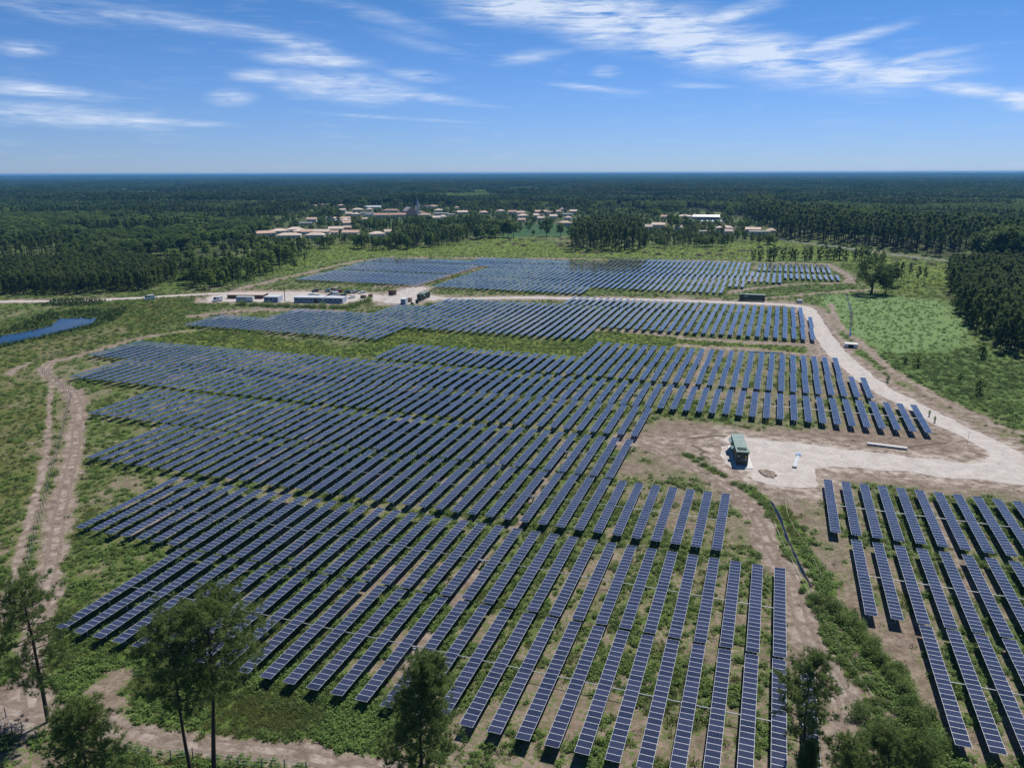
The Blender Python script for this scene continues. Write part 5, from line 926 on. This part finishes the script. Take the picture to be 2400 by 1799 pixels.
# ---------------------------------------------------------------- near pines
def height_for(x, y, ytop):
    lo, hi = 1., 40.
    for _ in range(40):
        m_ = (lo + hi) / 2; v = to_px([[x, y, m_]])[1][0]
        if v > ytop: lo = m_
        else: hi = m_
    return lo
def needles(c, dr, n, ln, r):
    """tufts of thin blades at the points c, pointing about dr"""
    k = len(c) * n; C_ = np.repeat(c, n, 0); D_ = np.repeat(dr, n, 0) * .55 + r.normal(size=(k, 3)) * .55; D_ /= np.linalg.norm(D_, axis=1)[:, None]
    s = np.cross(D_, r.normal(size=(k, 3))); s /= np.linalg.norm(s, axis=1)[:, None]; L_ = (ln * r.uniform(.6, 1.2, k))[:, None]; wv = s * (.023 * r.uniform(.7, 1.4, k))[:, None]
    return np.stack([C_ - wv, C_ + wv, C_ + D_ * L_], 1).reshape(-1, 3), np.arange(3 * k).reshape(-1, 3)
def near_pine(base, ytop, xtop, rad, start, label, seed, nb=46, tuft=9, r0=.24, shape='round', ln=.5):
    r = np.random.default_rng(seed); x, y = at(*base); h = height_for(x, y, ytop); tx = at(xtop, ytop, h)[0] - x; tx = float(np.clip(tx, -4, 4)); o = empty('pine_tree', (x, y, 0)); tag(o, label, 'tree')
    path = lambda t: Vector((tx * t ** 1.3 + .25 * math.sin(t * 5 + seed), .3 * math.sin(t * 4 + seed * 2), h * t))
    b_ = MB().tube([path(t) - Vector((0, 0, .4 if t == 0 else 0)) for t in np.linspace(0, .98, 15)], [r0 * (1 - .86 * t) + .015 for t in np.linspace(0, .98, 15)], 9)
    cs, ds = [], []
    for i in range(nb):
        u = (i + r.random()) / nb; t = start + (1 - start) * u ** .85; p = path(min(t, .98)); a = i * 2.4 + r.uniform(-.4, .4)
        if shape == 'round': q = rad * max(.18, math.sin(math.pi * min(1, u * .86 + .14)) ** .6) * r.uniform(.6, 1.05)
        else: q = rad * (1.02 - .86 * u) * r.uniform(.6, 1.1)
        if u < .12 and shape == 'round': q *= .7
        up = .15 + .5 * u; pts_ = [p]
        for k in (1, 2, 3, 4): f = k / 4; pts_.append(p + Vector((math.cos(a + .25 * f * math.sin(i)) * q * f, math.sin(a + .25 * f * math.sin(i)) * q * f, q * up * f * f - .15 * q * f * (1 - u) + r.uniform(-.1, .1))))
        b_.tube(pts_, [.075 * (1 - .5 * u), .055, .04, .025, .012], 5, cap=False)
        bare = r.random() < (.22 if u < .3 else .0)
        if bare: continue
        for k in range(tuft):
            f = r.uniform(.35, 1.03); j = min(3, int(f * 4)); w_ = f * 4 - j; c = pts_[j].lerp(pts_[j + 1], min(w_, 1.05)); side = r.normal(size=3) * np.array([.42, .42, .22]) * (rad / 4); c = np.array(c) + side
            d = np.array([math.cos(a), math.sin(a), 1.25]) + side * .8; m_ = 4
            for _ in range(m_): cs.append(c + r.normal(size=3) * .16); ds.append(d / np.linalg.norm(d))
    v, f = needles(np.array(cs), np.array(ds), 20, ln, r); b_.build('trunk', [M['bark']], o, smooth=True); ob('crown', mesh_data('crown', v, f, M['needle']), o)
M['needle'] = leaf_mat('long_pine_needles', (.075, .125, .038), (.27, .35, .11), .55, .1)
near_pine((112, 1692), 1362, 45, 5.4, .22, 'tall slanting pine at the bottom left corner of the field', 41, 50, 10)
near_pine((452, 1832), 1455, 385, 4.4, .46, 'slim left pine of the pair before the tables', 42, 34, 9, .2)
near_pine((512, 1828), 1420, 485, 6.4, .55, 'broad crowned right pine of the pair before the tables', 43, 62, 12, .26)
near_pine((200, 1900), 1648, 200, 6.2, .12, 'bushy young pine filling the bottom left corner', 44, 64, 10, .2, 'cone')
near_pine((982, 1900), 1538, 1012, 5.4, .20, 'open conical pine at the bottom centre before the tables', 45, 72, 11, .22, 'cone')
near_pine((1880, 1815), 1545, 1905, 3.9, .26, 'slender pine beside the hidden table at bottom right', 46, 40, 9, .18)
near_pine((1893, 1860), 1742, 1893, 1.7, .10, 'small young pine at the bottom edge under the slender pine', 47, 30, 8, .1, 'cone')
near_pine((1985, 1900), 1738, 1985, 4.0, .04, 'bushy pine at bottom edge, left of the three', 48, 34, 7, .14, 'cone')
near_pine((2075, 1880), 1715, 2075, 4.4, .04, 'bushy pine at bottom edge, middle of the three', 49, 36, 7, .14, 'cone')
near_pine((2160, 1880), 1735, 2165, 4.2, .04, 'bushy pine at bottom edge, right of the three', 50, 34, 7, .14, 'cone')
# ---------------------------------------------------------------- shrubs along the ditch, hedge by the cabins, reeds
def shrub_mesh(seed, n=150, per=9, size=.085):
    r = np.random.default_rng(seed); c = ball(n, r); c[:, 2] = np.abs(c[:, 2]); c *= np.array([1, 1, .95]) * r.uniform(.85, 1.12, (n, 1)); p = np.repeat(c, per, 0) + r.normal(size=(n * per, 3)) * .11
    v, f = tris(p, size, r, flat=.5); b_ = MB()
    for k in range(7): q = c[k]; b_.tube([(0, 0, -.1), tuple(q * .9)], [.03, .01], 4)
    return mesh_data('foliage', v, f, M['shrub']), b_.data('stem', [M['bark']])
SH = [shrub_mesh(61 + k) for k in range(4)]
def shrubs(name, line, step, rad, h, label, group, jit):
    for (x, y) in smooth_line(line, .5)[::max(1, int(step / .5))]:
        x += float(rng.normal(0, jit)); y += float(rng.normal(0, jit)); q = SH[int(rng.integers(4))]; o = empty(name, (x, y, 0), float(rng.random() * 6.28)); s = rad * rng.uniform(.7, 1.25); o.scale = (s, s, h * rng.uniform(.75, 1.25)); tag(o, label, 'shrub', group); ob('foliage', q[0], o); ob('stem', q[1], o)
shrubs('shrub', C3((900, 1090), (960, 1150)) + D3((1050, 230), (1130, 320), (1210, 440), (1300, 570), (1390, 700), (1480, 840), (1590, 1000), (1700, 1180)), 1.6, 1.35, 1.7, 'dense dark green shrub on the right bank of the ditch', 'shrubs along the ditch', .75)
shrubs('shrub', D3((1180, 420), (1290, 560), (1400, 690), (1500, 820), (1640, 1010)), 2.2, 1.3, 1.5, 'dense dark green shrub on the right bank of the ditch', 'shrubs along the ditch', .6)
shrubs('shrub', D3((800, 60), (900, 250), (1010, 440), (1150, 640), (1270, 800), (1340, 960)), 2.2, .9, .8, 'low green shrub on the left bank of the ditch', 'low shrubs left of the ditch', .45)
shrubs('shrub', D3((1180, 840), (1230, 960), (1300, 1100), (1420, 1190)), 1.7, 1.5, 1.6, 'leafy shrub between the ditch and the bottom pines', 'shrubs by the bottom pines', .6)
shrubs('hedge_shrub', [*FP((560, 716), (640, 718), (700, 720), (760, 721), (815, 722), (850, 711), (880, 703))], 3.2, 2.3, 2.2, 'dark shrub in the hedge below the site cabins', 'hedge below the cabins', .8)
shrubs('shrub', C3((20, 180), (120, 235), (240, 310), (330, 350), (420, 420), (540, 520), (600, 600)), 2.6, 1.0, .6, 'low green shrub on the ditch left of the apron', 'low shrubs by the apron', .6)
rd = [tuft_mesh(71, 'reed', 60, .6, 2.2), tuft_mesh(72, 'reed', 50, .5, 1.8), clump_mesh(73, 'reed', 60, .8, 1.6, .2, 0)]
pts = []
for poly, sp in ((B1((255, 437), (345, 392), (500, 390), (690, 400), (640, 432), (450, 437)), 1.3), (B1((395, 495), (420, 470), (600, 460), (830, 455), (790, 495), (700, 520), (640, 508), (500, 505)), 1.2), (B1((-100, 640), (40, 590), (200, 520), (330, 470), (395, 490), (330, 553), (230, 583), (60, 612)), 1.3), (B1((640, 512), (780, 495), (720, 540), (600, 580), (440, 610), (230, 660), (80, 690), (0, 712), (0, 694), (90, 670), (240, 642), (440, 594), (600, 552)), 1.1)):
    b_ = bounds(poly); x, y = sow(*b_, sp, lambda a, c: inside(a, c, poly) & ~inside(a, c, POND)); pts.append(np.stack([x, y, x * 0], -1))
pts = np.vstack(pts); scatter('reeds', pts, rng.uniform(.4, .85, len(pts)), rng.random(len(pts)) * 6.28, rng.integers(0, 3, len(pts)), [('reed', q) for q in rd], 'dark green reeds growing around the pond', 'reeds')
# ---------------------------------------------------------------- the oak by the track
r = np.random.default_rng(90); x, y = at(2042, 688); h = height_for(x, y, 597); o = empty('oak_tree', (x, y, 0)); tag(o, 'large round oak with dark trunk standing beside the track', 'tree'); b_ = MB().tube([(0, 0, -.4), (.2, 0, 3), (-.1, .2, h * .45)], [.75, .5, .35], 10); cs, rs = [], []
for k in range(11):
    a = k * 2.4; q = 8.5 * r.uniform(.5, 1); b_.tube([(0, 0, 3 + r.random() * 3), (math.cos(a) * q * .5, math.sin(a) * q * .5, h * .42), (math.cos(a) * q, math.sin(a) * q, h * r.uniform(.45, .75))], [.3, .18, .06], 6)
for k in range(150): d = r.normal(size=3); d /= np.linalg.norm(d); q = r.uniform(.6, 1); cs.append((d[0] * 9.0 * q, d[1] * 9.0 * q, h * .62 + d[2] * h * .37 * q)); rs.append(r.uniform(1.0, 1.9))
v, f = clumps(cs, rs, 46, .42, r, .7); b_.build('trunk', [M['bark']], o); ob('crown', mesh_data('crown', v, f, M['leaf_dark']), o)
# ---------------------------------------------------------------- two people
M['skin'] = mat('skin', (.45, .28, .20), .6); M['vest'] = mat('hi_vis_vest', (.45, .75, .08), .6); M['trousers'] = mat('dark_trousers', (.03, .035, .05), .8); M['helmet'] = mat('white_helmet', (.75, .75, .72), .3)
def person(x, y, rz, label, arm):
    o = empty('person', (x, y, 0), rz); tag(o, label, 'person', 'two workers on the road')
    J = {'pel': (0, 0, .95, .15), 'chest': (0, 0, 1.32, .16), 'neck': (0, 0, 1.50, .06), 'head': (0, .01, 1.60, .085), 'top': (0, .01, 1.72, .08)}; E = [('pel', 'chest'), ('chest', 'neck'), ('neck', 'head'), ('head', 'top')]
    for s, n_ in ((-1, 'l'), (1, 'r')):
        J.update({n_ + 'sh': (s * .19, 0, 1.42, .07), n_ + 'el': (s * .26, .04 if s < 0 else arm * .1, 1.14, .048), n_ + 'wr': (s * .26, .08 if s < 0 else arm * .3, .90 if s < 0 else .95 + arm * .2, .033), n_ + 'pa': (s * .26, .10 if s < 0 else arm * .37, .82 if s < 0 else .93 + arm * .2, .035),
                  n_ + 'hip': (s * .1, 0, .90, .1), n_ + 'kn': (s * .12, .03, .50, .065), n_ + 'an': (s * .13, s * .07, .09, .045), n_ + 'to': (s * .14, s * .07 + .17, .04, .035)})
        E += [('chest', n_ + 'sh'), (n_ + 'sh', n_ + 'el'), (n_ + 'el', n_ + 'wr'), (n_ + 'wr', n_ + 'pa'), ('pel', n_ + 'hip'), (n_ + 'hip', n_ + 'kn'), (n_ + 'kn', n_ + 'an'), (n_ + 'an', n_ + 'to')]
        px, py_, pz, _ = J[n_ + 'pa']
        for k in range(5): J[f'{n_}f{k}'] = (px + (k - 2) * .02, py_ + (.05 if k else .02), pz - (.075, .09, .095, .09, .075)[k] + (.04 if k == 0 else 0), .009); E.append((n_ + 'pa', f'{n_}f{k}'))
    names = list(J); me = bpy.data.meshes.new('body'); me.from_pydata([J[k][:3] for k in names], [(names.index(a), names.index(b)) for a, b in E], []); me.materials.append(M['skin']); q = ob('body', me, o)
    sk = q.modifiers.new('skin', 'SKIN'); 
    if not me.skin_vertices: me.attributes
    bm = bmesh.new(); bm.from_mesh(me); ly = bm.verts.layers.skin.verify()
    for v_, k in zip(bm.verts, names): v_[ly].radius = (J[k][3], J[k][3]); v_[ly].use_root = (k == 'pel')
    bm.to_mesh(me); bm.free(); q.modifiers.new('sub', 'SUBSURF').levels = 1
    MB().tube([(0, 0, .86), (0, 0, 1.0), (0, 0, 1.3), (0, 0, 1.46)], [.19, .185, .215, .13], 12).build('vest', [M['vest']], o, smooth=True); t_ = MB()
    for s in (-1, 1): t_.tube([(s * .1, 0, .95), (s * .12, .03, .5), (s * .13, s * .07, .08)], [.125, .09, .07], 10)
    t_.build('trousers', [M['trousers']], o, smooth=True); MB().tube([(0, .01, 1.66), (0, .01, 1.70), (0, .01, 1.76), (0, .01, 1.79)], [.135, .125, .09, .02], 12).build('helmet', [M['helmet']], o, smooth=True)
    hd = MB().box(-.045, -.02, .085, .1, 1.62, 1.635).box(.02, .045, .085, .1, 1.62, 1.635).box(-.03, .03, .08, .095, 1.545, 1.555).box(-.012, .012, .085, .115, 1.575, 1.61); hd.build('face', [M['trousers']], o)
person(42.3, 215.8, 2.6, 'worker in yellow vest standing farther up the road', .9); person(42.7, 210.6, -.5, 'worker in yellow vest standing nearer, facing the other', .3)
# ---------------------------------------------------------------- air
HAZE = 7.5e-5
hz = MB().box(-21500, 21500, -21500, 21500, -40.0, 66.0).build('haze', []); hm = bpy.data.materials.new('haze_air'); hm.use_nodes = True; nt = hm.node_tree; nt.nodes.clear(); pv = nt.nodes.new('ShaderNodeVolumePrincipled'); pv.inputs['Color'].default_value = (.16, .52, 1.0, 1); pv.inputs['Density'].default_value = HAZE; pv.inputs['Anisotropy'].default_value = .0
ou = nt.nodes.new('ShaderNodeOutputMaterial'); nt.links.new(pv.outputs[0], ou.inputs['Volume']); hz.data.materials.append(hm); tag(hz, 'pale blue haze over the far forest', 'haze', kind='stuff')
